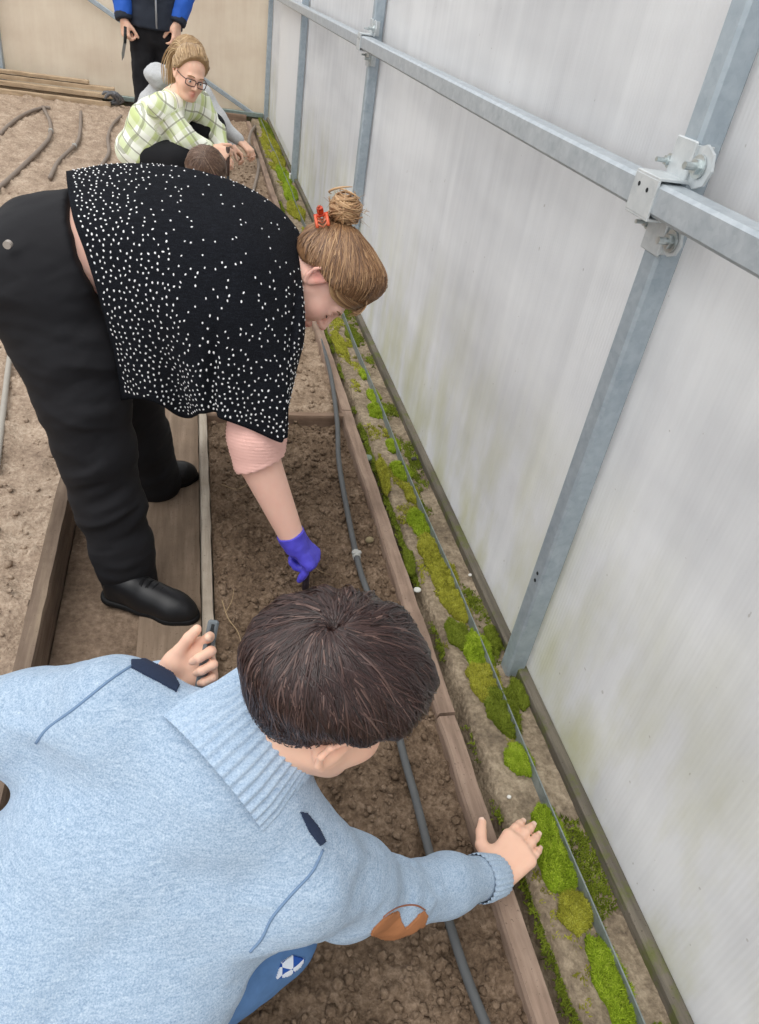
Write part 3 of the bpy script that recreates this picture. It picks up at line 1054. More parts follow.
def head(s, c, R, sc=1.0, feat=True, jaw=1.0):
    """c: head centre; local x face, y left, z up; about .235 high at sc 1"""
    T = lambda *p: A(c) + R @ (A(p) * sc)
    s.ell(T(-.014, 0, .032), A([.096, .076, .086]) * sc, R)
    s.ell(T(.024, 0, -.036), A([.064, .060 * jaw, .076]) * sc, R, .03 * sc)
    s.ell(T(.060, 0, -.096), A([.026, .026, .018]) * sc, R, .03 * sc)
    for q in (1, -1):
        s.cone(T(.0, .052 * jaw * q, -.04), T(.055, .018 * q, -.098), .02 * sc, .017 * sc, .025 * sc)
        s.ell(T(.058, .034 * q, -.034), A([.026, .026, .026]) * sc, R, .025 * sc)
    if feat:
        s.cone(T(.074, .034, .014), T(.080, 0, .012), .012 * sc, .013 * sc, .014 * sc)
        s.cone(T(.074, -.034, .014), T(.080, 0, .012), .012 * sc, .013 * sc, .014 * sc)
        for q in (1, -1):
            s.ell(T(.094, .031 * q, -.006), A([.016, .017, .011]) * sc, R, .012 * sc, 's')
            s.ell(T(.073, .031 * q, -.007), A([.0135, .015, .012]) * sc, R, .003 * sc)          # lids over the eyeball
        s.cone(T(.086, 0, .004), T(.108, 0, -.034), .0075 * sc, .0105 * sc, .010 * sc)
        for q in (1, -1): s.ell(T(.098, .010 * q, -.038), A([.010, .007, .007]) * sc, R, .006 * sc)
        s.cone(T(.086, .017, -.066), T(.0935, 0, -.064), .0045 * sc, .0062 * sc, .006 * sc)
        s.cone(T(.086, -.017, -.066), T(.0935, 0, -.064), .0045 * sc, .0062 * sc, .006 * sc)
        s.cone(T(.084, .013, -.0755), T(.0905, 0, -.0765), .0045 * sc, .0068 * sc, .005 * sc)
        s.cone(T(.084, -.013, -.0755), T(.0905, 0, -.0765), .0045 * sc, .0068 * sc, .005 * sc)
        s.cone(T(.094, .018, -.0705), T(.094, -.018, -.0705), .0022 * sc, .0022 * sc, .003 * sc, op='s')
    for q in (1, -1):                                                  # ears: shell, rim, lobe
        e = lambda x, z, o: T(-.010 + x, (.070 + o) * q, -.008 + z)
        s.ell(e(-.004, .0, .004), A([.018, .008, .029]) * sc, R @ A(Matrix.Rotation(.35 * q, 3, 'Z')), .008 * sc)
        rim = [e(.012, .004, .006), e(.010, .022, .012), e(-.004, .031, .016), e(-.020, .022, .018), e(-.022, .004, .016), e(-.014, -.016, .012), e(-.003, -.027, .008)]
        s.chain(rim, [.0042 * sc] * 5 + [.0048 * sc, .006 * sc], .004 * sc)
        s.ell(e(-.006, .004, .017), A([.008, .009, .012]) * sc, R, .005 * sc, 's')
    return T


def hand(s, wrist, F, N, left=False, sc=1.0, curl=(20, 20, 20, 20), spread=6.0, thumb=(35, 15), fat=1.0, thumb_in=0.0, grow=0.0):
    """wrist centre, F towards the fingertips, N out of the back of the hand"""
    F = unit(F); N = unit(A(N) - F * np.dot(N, F)); T = np.cross(N, F) * (-1 if left else 1)
    W = A(wrist, dtype=float); nails = []
    off = [.031, .0105, -.0105, -.030]; ln = [.070, .078, .072, .056]; kz = [.088, .092, .087, .078]; rd = [.0088, .0090, .0085, .0075]
    g = grow
    for i in range(4):
        kn = W + (F * kz[i] + T * off[i] + N * .002) * sc
        b = W + (F * .012 + T * off[i] * .62) * sc
        s.cone(b, kn, .0135 * sc * fat + g, .0112 * sc * fat + g, .012 * sc)
        if i: s.cone((b + pb) / 2 - N * .002 * sc, (kn + pk) / 2 - F * .006 * sc - N * .001 * sc, .012 * sc * fat + g, .0095 * sc * fat + g, .012 * sc)
        pb, pk = b, kn
    s.ell(W + (F * .035 + T * .022 - N * .010) * sc, A([.020, .020, .020]) * sc, None, .015 * sc)
    for i in range(4):
        p = W + (F * kz[i] + T * off[i] + N * .001) * sc
        sp = math.radians(spread) * (1.5 - i)
        d0 = unit(F * math.cos(sp) + T * math.sin(sp))
        c = curl[i] if isinstance(curl[i], (tuple, list)) else (curl[i] * .8, curl[i] * 1.1, curl[i] * .7)
        a = 0; r = rd[i] * sc * fat
        for j, fr in enumerate((.45, .30, .25)):
            a += math.radians(c[j])
            d = d0 * math.cos(a) - N * math.sin(a)
            q = p + d * ln[i] * fr * sc
            r2 = r * (.93 if j < 2 else .82)
            s.cone(p, q, r + g, r2 + g, (.006 if j == 0 else .003) * sc)
            nrm = N * math.cos(a) + d0 * math.sin(a)
            p, r = q, r2
        nails.append((p - d * .003 * sc, d, nrm, r))
    b = W + (F * .016 + T * .020 - N * .004) * sc                       # thumb from the side of the palm
    t1 = math.radians(thumb[0])
    d = unit(F * math.cos(t1) + T * math.sin(t1) - N * (.25 + thumb_in))
    q = b + d * .046 * sc
    s.cone(b, q, .0145 * sc * fat + g, .0115 * sc * fat + g, .012 * sc)
    t2 = t1 - math.radians(thumb[1]); d2 = unit(F * math.cos(t2) + T * math.sin(t2) - N * (.15 + thumb_in))
    q2 = q + d2 * .032 * sc
    s.cone(q, q2, .0105 * sc * fat + g, .0098 * sc * fat + g, .004 * sc)
    d3 = unit(d2 * .9 + F * .25 - N * thumb_in * .3); q3 = q2 + d3 * .024 * sc
    s.cone(q2, q3, .0098 * sc * fat + g, .0080 * sc * fat + g, .003 * sc)
    nn = unit(N * .6 + T * .6); nn = unit(nn - d3 * np.dot(nn, d3))
    nails.append((q3 - d3 * .003 * sc, d3, nn, .0085 * sc))
    return nails


M_nail = simple('finger_nail', '#f0cdbb', .3, spec=.5)


def nails_mesh(nails, sc, parent):
    for p, d, n, r in nails:
        n = unit(n - d * np.dot(n, d)); b = np.cross(n, d)
        V = []; m = 6
        for i in range(m + 1):
            u = -1 + 2 * i / m
            for j in range(m + 1):
                v = -1 + 2 * j / m
                w_ = .72 * r * v * math.sqrt(max(0.05, 1 - .35 * abs(u) ** 3))
                hgt = math.sqrt(max(0, (r * 1.04) ** 2 - w_ ** 2))
                V.append(p + d * (u * r * .8 + r * .25) + b * w_ + n * (hgt - (.10 * r if i in (0,) else 0)))
        i = np.arange((m + 1) ** 2).reshape(m + 1, m + 1)
        F = np.stack([i[:-1, :-1], i[1:, :-1], i[1:, 1:], i[:-1, 1:]], -1).reshape(-1, 4)
        link('nail', mesh_np('nail', V, F), M_nail, parent)


def wrinkle(V, F, amp, scale, stretch=None, seed=0, mask=None):
    P = V * scale if stretch is None else V @ A(stretch).T * scale
    n = fbm(P, 3, seed) - .5
    n = np.sign(n) * np.abs(n) ** .8
    d = amp * n * 2
    if mask is not None: d = d * mask(V)
    return V + normals(V, F) * d[:, None]


def skin_obj(name, s, mat, parent, tintf=None, relax=1):
    V, F = s.mesh(relax)
    t = np.zeros(len(V)) if tintf is None else tintf(V)
    return link(name, mesh_np(name, V, F, tint=t), mat, parent)


def blob(pts, V):
    """flush: list of (centre, radius, weight)"""
    t = np.zeros(len(V))
    for c, r, wt in pts:
        t = np.maximum(t, wt * np.exp(-(np.linalg.norm(V - A(c), axis=1) / r) ** 2 * 1.5))
    return t


def hair(name, T, R, sc, thick, strands, mat, parent, cen=(-.014, 0, .032), rad=(.096, .076, .086), r_s=.0011, npts=12, seed=0, cap=True):
    """star shaped cap around the cranium plus strands lying on it.
    thick(dirs)-> hair thickness (negative = no hair); strands: list of (dirA, dirB, bow vector)"""
    rg = np.random.default_rng(seed)
    cen = A(cen); rad = A(rad)
    def surf(D, off=0.0):
        D = D / np.linalg.norm(D, axis=1)[:, None]
        rs = 1 / np.sqrt(((D / rad) ** 2).sum(1))
        return D * (rs + thick(D) + off)[:, None]
    def world(L): return T(0, 0, 0) + (L + cen) @ (R.T * sc)
    mb_v, mb_f, mb_t, n0 = [], [], [], 0
    if cap:
        nu, nv = 120, 72
        th = np.linspace(0, 2 * math.pi, nu, endpoint=False); ph = np.linspace(.001, math.pi - .001, nv)
        TH, PH = np.meshgrid(th, ph, indexing='ij')
        D = np.stack([np.cos(TH) * np.sin(PH), np.sin(TH) * np.sin(PH), np.cos(PH)], -1).reshape(-1, 3)
        V = world(surf(D, -.0012))
        i = np.arange(nu * nv).reshape(nu, nv); j = np.roll(i, -1, 0)
        F = np.stack([i[:, :-1], i[:, 1:], j[:, 1:], j[:, :-1]], -1).reshape(-1, 4)
        mb_v.append(V); mb_f.append(F); mb_t.append(np.clip(.28 + .35 * (vnoise(D * 9, 3) - .5), 0, 1)); n0 = len(V)
    S = len(strands)
    Aa = np.array([q[0] for q in strands], float); Bb = np.array([q[1] for q in strands], float); Bo = np.array([q[2] for q in strands], float)
    Aa /= np.linalg.norm(Aa, axis=1)[:, None]; Bb /= np.linalg.norm(Bb, axis=1)[:, None]
    t = np.linspace(0, 1, npts)
    D = Aa[:, None] * (1 - t)[None, :, None] + Bb[:, None] * t[None, :, None] + Bo[:, None] * (np.sin(t * math.pi))[None, :, None]
    off = rg.normal(.0008, .0010, (S, 1)) + rg.normal(0, .0012, (S, 1)) * np.sin(t * math.pi * 2 + rg.random((S, 1)) * 6)
    off = off * np.clip(np.linalg.norm(Bb - Aa, axis=1) / .5, .12, 1)[:, None]
    L = surf(D.reshape(-1, 3)).reshape(S, npts, 3)
    Dn = D / np.linalg.norm(D, axis=2)[:, :, None]
    L = L + Dn * off[:, :, None]
    W = world(L.reshape(-1, 3)).reshape(S, npts, 3)
    Dw = (Dn.reshape(-1, 3) @ R.T).reshape(S, npts, 3)
    tg = np.gradient(W, axis=1); tg /= np.linalg.norm(tg, axis=2)[:, :, None] + 1e-12
    sd = np.cross(tg, Dw); sd /= np.linalg.norm(sd, axis=2)[:, :, None] + 1e-12
    rr = (r_s * sc * rg.uniform(.6, 1.5, (S, 1)) * (1 - .75 * t ** 3)[None, :])[:, :, None]
    ring = np.stack([W + sd * rr, W + Dw * rr * .9, W - sd * rr], 2)     # open three sided ribbon
    V = ring.reshape(-1, 3)
    i = np.arange(S * npts * 3).reshape(S, npts, 3)
    F = np.concatenate([np.stack([i[:, :-1, k], i[:, 1:, k], i[:, 1:, k + 1], i[:, :-1, k + 1]], -1).reshape(-1, 4) for k in (0, 1)])
    tt = np.clip(rg.normal(.42, .2, (S, 1, 1)) + np.zeros((1, npts, 3)), 0, 1)
    mb_v.append(V); mb_f.append(F + n0); mb_t.append(tt.ravel())
    V = np.concatenate(mb_v); F = np.concatenate(mb_f)
    return link(name, mesh_np(name, V, F, tint=np.concatenate(mb_t)), mat, parent)


def eyes(T, R, sc, parent, open_=True):
    for q in (1, -1):
        c = T(.0752, .031 * q, -.008); r = .0115 * sc
        s = SDF(c - r * 1.4, c + r * 1.4, r / 7); s.ell(c, (r, r, r)); V, F = s.mesh(1)
        d = (V - c) @ (R @ A([1, -.0 * q, 0])) / r
        me = mesh_np('eye', V, F, midx=(d[F].mean(1) > .90).astype(int))
        link('eye', me, [M_eyew, M_iris], parent)


def shoe(parent, heel, toe, zg, sc=1.0, name='shoe', mat=None, laces=True):
    """low shoe: sole, upper, laces; heel/toe ground points"""
    heel = A([heel[0], heel[1], zg]); toe = A([toe[0], toe[1], zg])
    f = unit(toe - heel); sd = A([-f[1], f[0], 0]); L = np.linalg.norm(toe - heel); up = A([0, 0, 1.0])
    lo = np.minimum(heel, toe) - .08; hi = np.maximum(heel, toe) + A([.08, .08, .16])
    s = SDF(lo, hi, .004)
    P = lambda a, b, c: heel + f * a * L + sd * b + up * c
    s.chain([P(.12, 0, .03), P(.45, 0, .030), P(.75, .0, .026), P(.90, 0, .024)], [.034, .036, .041, .032], .03, (sd, 1.05))
    s.chain([P(.12, 0, .075), P(.32, 0, .072), P(.55, 0, .050), P(.8, 0, .033)], [.034, .034, .033, .03], .03)
    s.plane(P(0, 0, .014), -up)
    u = skin_obj(name + '_upper', s, mat or M_shoe, parent)
    s = SDF(lo, hi, .004)
    s.chain([P(.10, 0, .01), P(.45, .0, .01), P(.75, 0, .01), P(.91, 0, .01)], [.040, .038, .046, .036], .03)
    s.plane(P(0, 0, .0), -up); s.plane(P(0, 0, .02), up)
    skin_obj('sole', s, M_sole, u)
    if laces:
        mb = MB()
        for k in range(5):
            a = .42 + .065 * k; z = .103 - .0066 * k
            mb.tube(spline([P(a, -.024, z - .014), P(a + .01, -.010, z), P(a + .02, .010, z), P(a + .03, .024, z - .014)], 8), .0032, 6)
            mb.tube(spline([P(a + .03, -.024, z - .016), P(a + .02, -.010, z - .002), P(a + .01, .010, z - .002), P(a, .024, z - .014)], 8), .0032, 6)
        mb.build('laces', simple('black_lace', '#0d0d10', .8), u, True)
    return u


# ------------------------------------------------------------------ woman bending over the bed
def woman():
    t = empty('person', (-.15, 1.95, -.1), 'adult in a black white-flecked cape and black trousers bending over the bed', 'person')
    # --- body
    s = SDF((-.62, 1.42, -.1), (.62, 2.35, 1.15), .0036)
    hipN, hipF = A([-.345, 1.83, .76]), A([-.345, 2.03, .76])
    kneN, kneF = at(95, 450, 1.74), at(128, 405, 2.10)
    ankN, ankF = at(131, 590, 1.675), at(154, 475, 2.19)
    s.chain([hipN, kneN, ankN], [.085, .055, .040], .03); s.chain([hipF, kneF, ankF], [.085, .055, .040], .03)
    s.ell((-.36, 1.93, .75), (.10, .14, .10), None, .04)
    s.cone((-.30, 1.94, .785), (-.16, 1.94, .845), .118, .128, .03, (A([0, 1, 0]), 1.25))
    s.cone((-.16, 1.93, .845), (.06, 1.93, .84), .120, .095, .05, (A([0, 1, 0]), 1.25))
    sh = A([.165, 1.74, .79]); el = A([.155, 1.63, .425]); wr = A([.262, 1.575, .185])
    s.chain([(.10, 1.93, .84), sh], [.08, .06], .04); s.chain([sh, el], [.055, .056], .03); s.chain([el, wr], [.058, .034], .02)
    s.cone((.10, 2.04, .76), (.16, 2.06, .52), .05, .045, .03); s.cone((.16, 2.06, .52), (.13, 2.03, .33), .045, .03)
    hc = at(322, 279, 1.86)
    HS = 1.06
    R = frame((.36, -.29, -.88), (.91, -.10, .36))
    T = head(s, hc, R, HS)
    s.cone((.12, 1.93, .83), T(-.03, 0, -.05), .065, .056, .03)
    nl = hand(s, wr, (.62, -.12, -.76), (.70, -.25, .64), False, 1.12, ((75, 45, 25), (78, 60, 30), (80, 60, 40), (58, 4, 4)), 3, (25, 20), 1.05, .4)
    tf = lambda V: blob([(T(.092, 0, -.071), .022, .8), (T(.107, 0, -.036), .016, .45), (T(.062, .04, -.03), .035, .4), (T(.062, -.04, -.03), .035, .4),
                         (T(-.012, -.082, -.002), .03, .75)], V)
    skin_obj('body', s, M_skinA, t, tf)
    for q in (1, -1):                                                   # lowered lashes and brows
        mb = MB(); mb.tube(spline([T(.0835, .019 * q, -.012), T(.0875, .030 * q, -.0165), T(.081, .043 * q, -.013)], 8), .0013, 5)
        mb.build('eyelash', simple('lash', '#3b2a22', .8), t, True)
    for q in (1, -1):
        mb = MB(); mb.tube(spline([T(.091, .016 * q, .014), T(.089, .032 * q, .0185), T(.078, .048 * q, .014)], 8), [.002, .003, .003, .003, .003, .0025, .002, .001], 5)
        mb.build('eyebrow', M_brow, t, True)
    # --- hair: swept from the hairline to the bun on the crown
    def thick(D):
        x, y, z = D[:, 0], D[:, 1], D[:, 2]
        xl = np.interp(z, [-.75, -.5, -.32, -.15, .1, .3, .5, .65, .8], [-.5, -.30, -.12, .36, .62, .80, .98, 1.1, 1.2])
        xl = xl + .10 * sstep(.35, .0, np.abs(y)) * (z > .3)
        m = sstep(.05, -.05, x - xl) * sstep(-.80, -.62, z)
        puff = .012 + .030 * np.exp(-((x - .50) ** 2 + (z - .80) ** 2) / .22) + .008 * np.exp(-((x - .3) ** 2 + (z - .45) ** 2) / .08) + .006 * vnoise(D * 4, 2)
        return m * (puff + .008) - .008
    bun_d = unit(A([-.86, -.08, .50]))
    st = []; rg = np.random.default_rng(3)
    for _ in range(3200):
        a = rg.uniform(-math.pi, math.pi)
        z0 = rg.uniform(-.55, .95); r0 = math.sqrt(max(0, 1 - z0 ** 2))
        d = A([math.cos(a) * r0, math.sin(a) * r0, z0])
        if thick(d[None])[0] < .004: continue
        st.append((d, bun_d + rg.normal(0, .10, 3), unit(d + bun_d) * rg.uniform(0, .1) + rg.normal(0, .03, 3)))
    h = hair('hair', T, R, HS, thick, st, M_hairW, t, r_s=.0011, seed=5)
    bc = T(-.014, 0, .032) + R @ (bun_d * (.140 * HS))
    mb = MB(); rg = np.random.default_rng(8)
    for k in range(340):                                                 # bun: coils of hair
        ax = unit(R @ bun_d + rg.normal(0, .38, 3)); u = unit(np.cross(ax, rg.normal(0, 1, 3))); v = np.cross(ax, u)
        r = .037 * rg.uniform(.45, 1.08); a0 = rg.random() * 6; n = 14
        ang = a0 + np.linspace(0, rg.uniform(2.5, 5), n)
        c0 = bc + ax * rg.normal(0, .012)
        P = c0 + r * (np.cos(ang)[:, None] * u + np.sin(ang)[:, None] * v)
        mb.tube(P, rg.uniform(.0014, .0032) * np.sin(np.linspace(.35, math.pi - .35, n)), 5, True, float(np.clip(rg.normal(.8, .16), 0, 1)))
    s = SDF(bc - .05, bc + .05, .004); s.ell(bc, (.034, .034, .034)); V, F = s.mesh()
    mb.add(V, F.tolist(), .5)
    mb.build('hair_bun', M_hairW, h, True)
    mb = MB()                                                            # loose wisps over temple and crown
    for k in range(40):
        y0 = rg.uniform(-.06, .05)
        a = T(.062, y0, .100) + rg.normal(0, .003, 3)
        P = spline([a, T(.086, y0 * 1.05, .085), T(.096 + rg.normal(0, .003), y0 * 1.05 - .006, .066), T(.095 + rg.normal(0, .004), y0 - .012 + rg.normal(0, .01), .046 + rg.normal(0, .008))], 10)
        mb.tube(P, np.linspace(.0014, .0005, 10), 4, True, float(np.clip(rg.normal(.65, .2), 0, 1)))
    mb.build('loose_strands', M_hairW, h, True)
    mb = MB()
    for k in range(150):
        o, o2 = rg.normal(0, .004), rg.normal(.004, .009)
        P = spline([T(-.02 + o, -.083, .044 + o2), T(.03, -.0785 + o * .3, .030 + o2), T(.058, -.063 + o * .3, .037 + o2), T(.077, -.041 + o * .5, .049 + o2), T(.088, -.012 + o, .058 + o2 * .8), T(.091, .018 + o * 2, .060 + o2)], 16)
        mb.tube(P, np.linspace(.0014, .0005, 16), 4, True, float(np.clip(rg.normal(.6, .2), 0, 1)))
    mb.build('fringe', M_hairW, h, True)
    mb = MB()
    for k in range(26):                                                  # flyaway ends round the bun and crown
        a = bc + unit(rg.normal(0, 1, 3)) * .034
        P = spline([a, a + unit(a - bc) * .012 + rg.normal(0, .004, 3), a + unit(a - bc) * .022 + rg.normal(0, .010, 3)], 7)
        mb.tube(P, np.linspace(.0007, .0003, 7), 4, True, .8)
    mb.build('flyaway_hair', M_hairW, h, True)
    # amber hair claw
    cl = T(-.014, 0, .032) + R @ (unit(A([-.95, -.30, .10])) * .110 * HS)
    mb = MB()
    ux, uy, uz = R[:, 0], R[:, 1], R[:, 2]
    base = unit(R @ A([-.95, -.30, .10])); sdv = unit(np.cross(base, uy)); ssv = np.cross(base, sdv)
    for e in (-1, 1):
        arc = [cl + ssv * (.026 * math.sin(a)) + sdv * (.014 * e) + base * (.022 * math.cos(a)) for a in np.linspace(-1.5, 1.5, 14)]
        mb.tube(arc, .0042, 8, True, .3)
        for i in range(1, 13, 2):
            mb.tube([arc[i], arc[i] - base * .012 - sdv * .014 * e], [.003, .0012], 6, True, .7)
    mb.tube([cl + base * .022 - sdv * .018, cl + base * .022 + sdv * .018], .005, 10, True, .1)
    mb.box(cl + base * .034, (.016, .022, .02), np.column_stack([sdv, ssv, base]), .005, .1)
    mb.build('hair_claw', tint_mat('amber_plastic', [(0, '#c8391a'), (.5, '#e0704a'), (1, '#b98a74')], .25, .5), t, True)
    # --- trousers
    s = SDF((-.66, 1.42, -.1), (.05, 2.42, 1.1), .006)
    cn = [at(36, 285, 1.84), at(70, 350, 1.80), at(83, 400, 1.765), at(95, 450, 1.74), at(108, 500, 1.715), at(122, 550, 1.69), at(132, 596, 1.675)]
    s.chain(cn, [.142, .124, .108, .096, .086, .080, .077], .04)
    cf = [at(60, 300, 2.02), at(100, 350, 2.05), at(126, 400, 2.10), at(142, 440, 2.14), at(156, 482, 2.19)]
    s.chain(cf, [.15, .13, .105, .09, .084], .04)
    s.ell((-.355, 1.94, .775), (.135, .20, .15), None, .05)
    s.cone((-.32, 1.94, .785), (-.16, 1.94, .845), .140, .146, .04, (A([0, 1, 0]), 1.25))
    wp = at(47, 196, 1.79); wq = at(91, 302, 1.73)
    wn = unit(np.cross(wq - wp, A([.02, 1, 0.12]))); wn = wn if wn[0] > 0 else -wn
    s.plane(wp, wn)
    s.plane(at(132, 611, 1.66), (.05, .0, -1))
    V, F = s.mesh(2)
    V = wrinkle(V, F, .008, 4.5, [[1, 0, .9], [0, 1, 0], [-1.2, 0, 2.4]], 4)
    V = wrinkle(V, F, .0028, 10.0, [[.7, 0, .6], [0, 1, 0], [-1.2, 0, 2.6]], 9)
    for c_, rad_, fd, amp in ((at(92, 318, 1.72), .17, (-1, 0, .28), .011), (at(100, 405, 1.70), .15, (1, 0, -.25), .006), (at(112, 500, 1.66), .17, (1, 0, .45), .009), (at(128, 575, 1.62), .10, (1, 0, .1), .006)):
        fd = unit(fd); pd = unit(np.cross(fd, A([0, 1.0, 0]))); q = V - c_
        n_ = 1 - 2 * np.abs(fbm(np.column_stack([q @ fd * 4, q @ pd * 20, q[:, 1] * 5]), 2, 33) - .5) * 2
        V = V + normals(V, F) * (amp * n_ * np.exp(-((q ** 2).sum(1)) / rad_ ** 2))[:, None]
    V = laplace(V, F, .35)
    tr = link('trousers', mesh_np('trousers', V, F), M_black, t)
    p = at(8, 245, 1.72); mb = MB(); mb.tube([p + A([0, .01, 0]), p + A([-.002, -.003, 0])], .0085, 14)
    mb.build('pocket_button', simple('pale_button', '#a39b93', .35), tr)
    # --- cape: one draped sheet
    cols = [
        [(66, 172, 2.00), (72, 215, 1.80), (86, 260, 1.735), (100, 310, 1.705), (112, 360, 1.695), (119, 403, 1.69)],
        [(112, 165, 2.00), (116, 220, 1.77), (126, 280, 1.69), (137, 330, 1.67), (147, 370, 1.67), (152, 397, 1.67)],
        [(160, 166, 2.00), (160, 225, 1.75), (165, 290, 1.665), (172, 340, 1.65), (180, 385, 1.66), (184, 419, 1.67)],
        [(205, 174, 2.00), (205, 235, 1.735), (205, 300, 1.635), (204, 350, 1.605), (203, 385, 1.60), (206, 413, 1.60)],
        [(246, 188, 2.00), (245, 240, 1.74), (244, 300, 1.625), (243, 350, 1.58), (241, 395, 1.565), (241, 430, 1.555)],
        [(278, 208, 1.98), (279, 255, 1.755), (281, 300, 1.66), (282, 350, 1.60), (281, 400, 1.56), (279, 441, 1.545)],
        [(297, 228, 1.96), (300, 262, 1.81), (303, 295, 1.725), (302, 335, 1.665), (294, 372, 1.61), (284, 432, 1.56)],
        [(302, 238, 1.975), (301, 266, 1.88), (301, 295, 1.80), (297, 335, 1.74), (288, 372, 1.69), (279, 425, 1.63)],
    ]
    rows = []
    for c in cols:
        p = [at(*q) for q in c]
        far = [p[0] + A([0, .20, -.36]), p[0] + A([0, .15, -.17]), p[0] + A([0, .07, -.05])]
        rows.append(spline(far + p, 84))
    G = A(rows)                                                          # columns x rows x 3
    G = np.stack([spline(G[:, j], 110) for j in range(84)], 1)
    nu, nv = G.shape[:2]
    u = np.linspace(0, 1, nu)[:, None]; v = np.linspace(0, 1, nv)[None, :]
    nrm = np.cross(np.gradient(G, axis=0), np.gradient(G, axis=1)); nrm /= np.linalg.norm(nrm, axis=2)[:, :, None] + 1e-12
    if nrm[55, 60] @ A([0, -1, .3]) < 0: nrm = -nrm
    low = sstep(.5, 1, v)
    fold = .012 * low * np.sin(u * 21 + 2.0 * np.sin(v * 4)) + .010 * np.sin(u * 9 + v * 5 + 1) * sstep(.3, .7, v)
    fold = fold - .022 * np.exp(-((u - .455 + .05 * (v - 1)) / .018) ** 2) * sstep(.62, .85, v)
    fold = fold - .012 * np.exp(-((u - .80 + .16 * (v - .8)) / .022) ** 2) * sstep(.5, .7, v)
    G = G + nrm * fold[:, :, None]
    V1 = G.reshape(-1, 3); V2 = (G - nrm * .007).reshape(-1, 3)
    i = np.arange(nu * nv).reshape(nu, nv); N = nu * nv
    F = np.stack([i[:-1, :-1], i[1:, :-1], i[1:, 1:], i[:-1, 1:]], -1).reshape(-1, 4)
    rim = np.concatenate([i[0, :], i[1:, -1], i[-1, -2::-1], i[-2:0:-1, 0]])
    r2 = np.roll(rim, -1)
    F = np.concatenate([F, F[:, ::-1] + N, np.stack([rim, r2, r2 + N, rim + N], 1)])
    # white flecks knitted in, dense along the hems
    rg = np.random.default_rng(21); fv, ff = [], []; n0 = 2 * N; got = []
    tries = 0
    while tries < 32000:
        tries += 1
        a, b = rg.random(), rg.uniform(.18, .985)
        hem = 1.3 * math.exp(-a / .105) + .95 * math.exp(-(1 - b) / .095) * (1 if a < .93 else .3) + .006
        if a < .02 or a > .9 and rg.random() > .5: continue
        if rg.random() > hem: continue
        x, y = a * (nu - 1), b * (nv - 1); k, l = int(x), int(y)
        if k >= nu - 1 or l >= nv - 1: continue
        fx, fy = x - k, y - l
        p = G[k, l] * (1 - fx) * (1 - fy) + G[k + 1, l] * fx * (1 - fy) + G[k, l + 1] * (1 - fx) * fy + G[k + 1, l + 1] * fx * fy
        if got and np.min(np.linalg.norm(A(got) - p, axis=1)) < .0108: continue
        got.append(p)
        if len(got) > 1150: break
        n = nrm[k, l]; e1 = unit(G[k, l + 1] - G[k, l]); e1 = unit(e1 + rg.normal(0, .35, 3)); e1 = unit(e1 - n * (e1 @ n)); e2 = np.cross(n, e1)
        L, Wd = rg.uniform(.0034, .0052), rg.uniform(.0024, .0034)
        ring = [p + e1 * L * math.cos(q) + e2 * Wd * math.sin(q) - n * .001 for q in np.linspace(0, 2 * math.pi, 6, endpoint=False)]
        fv += ring + [p + n * .0022]
        ff += [[n0 + j, n0 + (j + 1) % 6, n0 + 6] for j in range(6)]
        n0 += 7
    V = np.concatenate([V1, V2, A(fv)])
    me = mesh_np('cape', V, F.tolist() + ff, midx=[0] * len(F) + [1] * len(ff))
    link('cape', me, [knit_mat('black_knit', '#0c0d11', '#17191e', '#272a31', 260, .5, .0), simple('white_fleck', '#e6e6e8', .9)], t)
    # --- pink sleeve below the cape
    s = SDF(el - .16, sh + .16, .004)
    b = el + (wr - el) * .10; top = el + (sh - el) * .55
    s.chain([top, el + (sh - el) * .12, b], [.079, .073, .068], .02)
    ed = unit(wr - el); s.plane(b, ed, .003)
    V, F = s.mesh(2)
    N_ = normals(V, F); a = (V - el) @ unit(sh - el)
    V = V + N_ * (.0013 * np.sin(a * 700))[:, None]
    V = wrinkle(V, F, .0016, 18, None, 3)
    link('sleeve', mesh_np('sleeve', V, F), simple('pink_rib_knit', '#f4c3b8', .9, var=.08, vs=60, bumps=.3, bs=500), t)
    # --- glove on the right hand
    s = SDF(wr - .16, wr + .16, .0028)
    hand(s, wr, (.62, -.12, -.76), (.70, -.25, .64), False, 1.12, ((75, 45, 25), (78, 60, 30), (80, 60, 40), (58, 4, 4)), 3, (25, 20), 1.05, .4, grow=.0022)
    d = unit(wr - el)
    s.cone(wr - d * .022, wr + d * .02, .041, .036, .012); s.plane(wr - d * .016, -d)
    V, F = s.mesh(1); V = wrinkle(V, F, .0022, 45, None, 5)
    link('glove', mesh_np('glove', V, F), simple('violet_blue_glove', '#5650d2', .45, spec=.4, var=.15, vs=40), t)
    # --- shoes
    shoe(t, (-.25, 1.66), (.0, 1.545), -.088)
    shoe(t, (-.215, 2.17), (.0, 2.28), -.088)
    # --- tool in the glove
    hp = wr + A([.045, -.02, -.075])
    tl = empty('dibber', (hp[0], hp[1], 0), 'dark dibber held upright in the violet glove, pressed into the soil', 'tool')
    mb = MB(); mb.tube([hp + A([-.004, 0, .02]), hp + A([.0, 0, -.045]), hp + A([.003, 0, -.10])], [.0105, .0105, .010], 12)
    mb.build('handle', simple('dark_handle', '#3d3742', .5), tl, True)
    mb = MB(); mb.tube([hp + A([.003, 0, -.10]), hp + A([.004, 0, -.145])], [.008, .002], 10); mb.build('tip', M_bolt, tl, True)
    return t


woman()


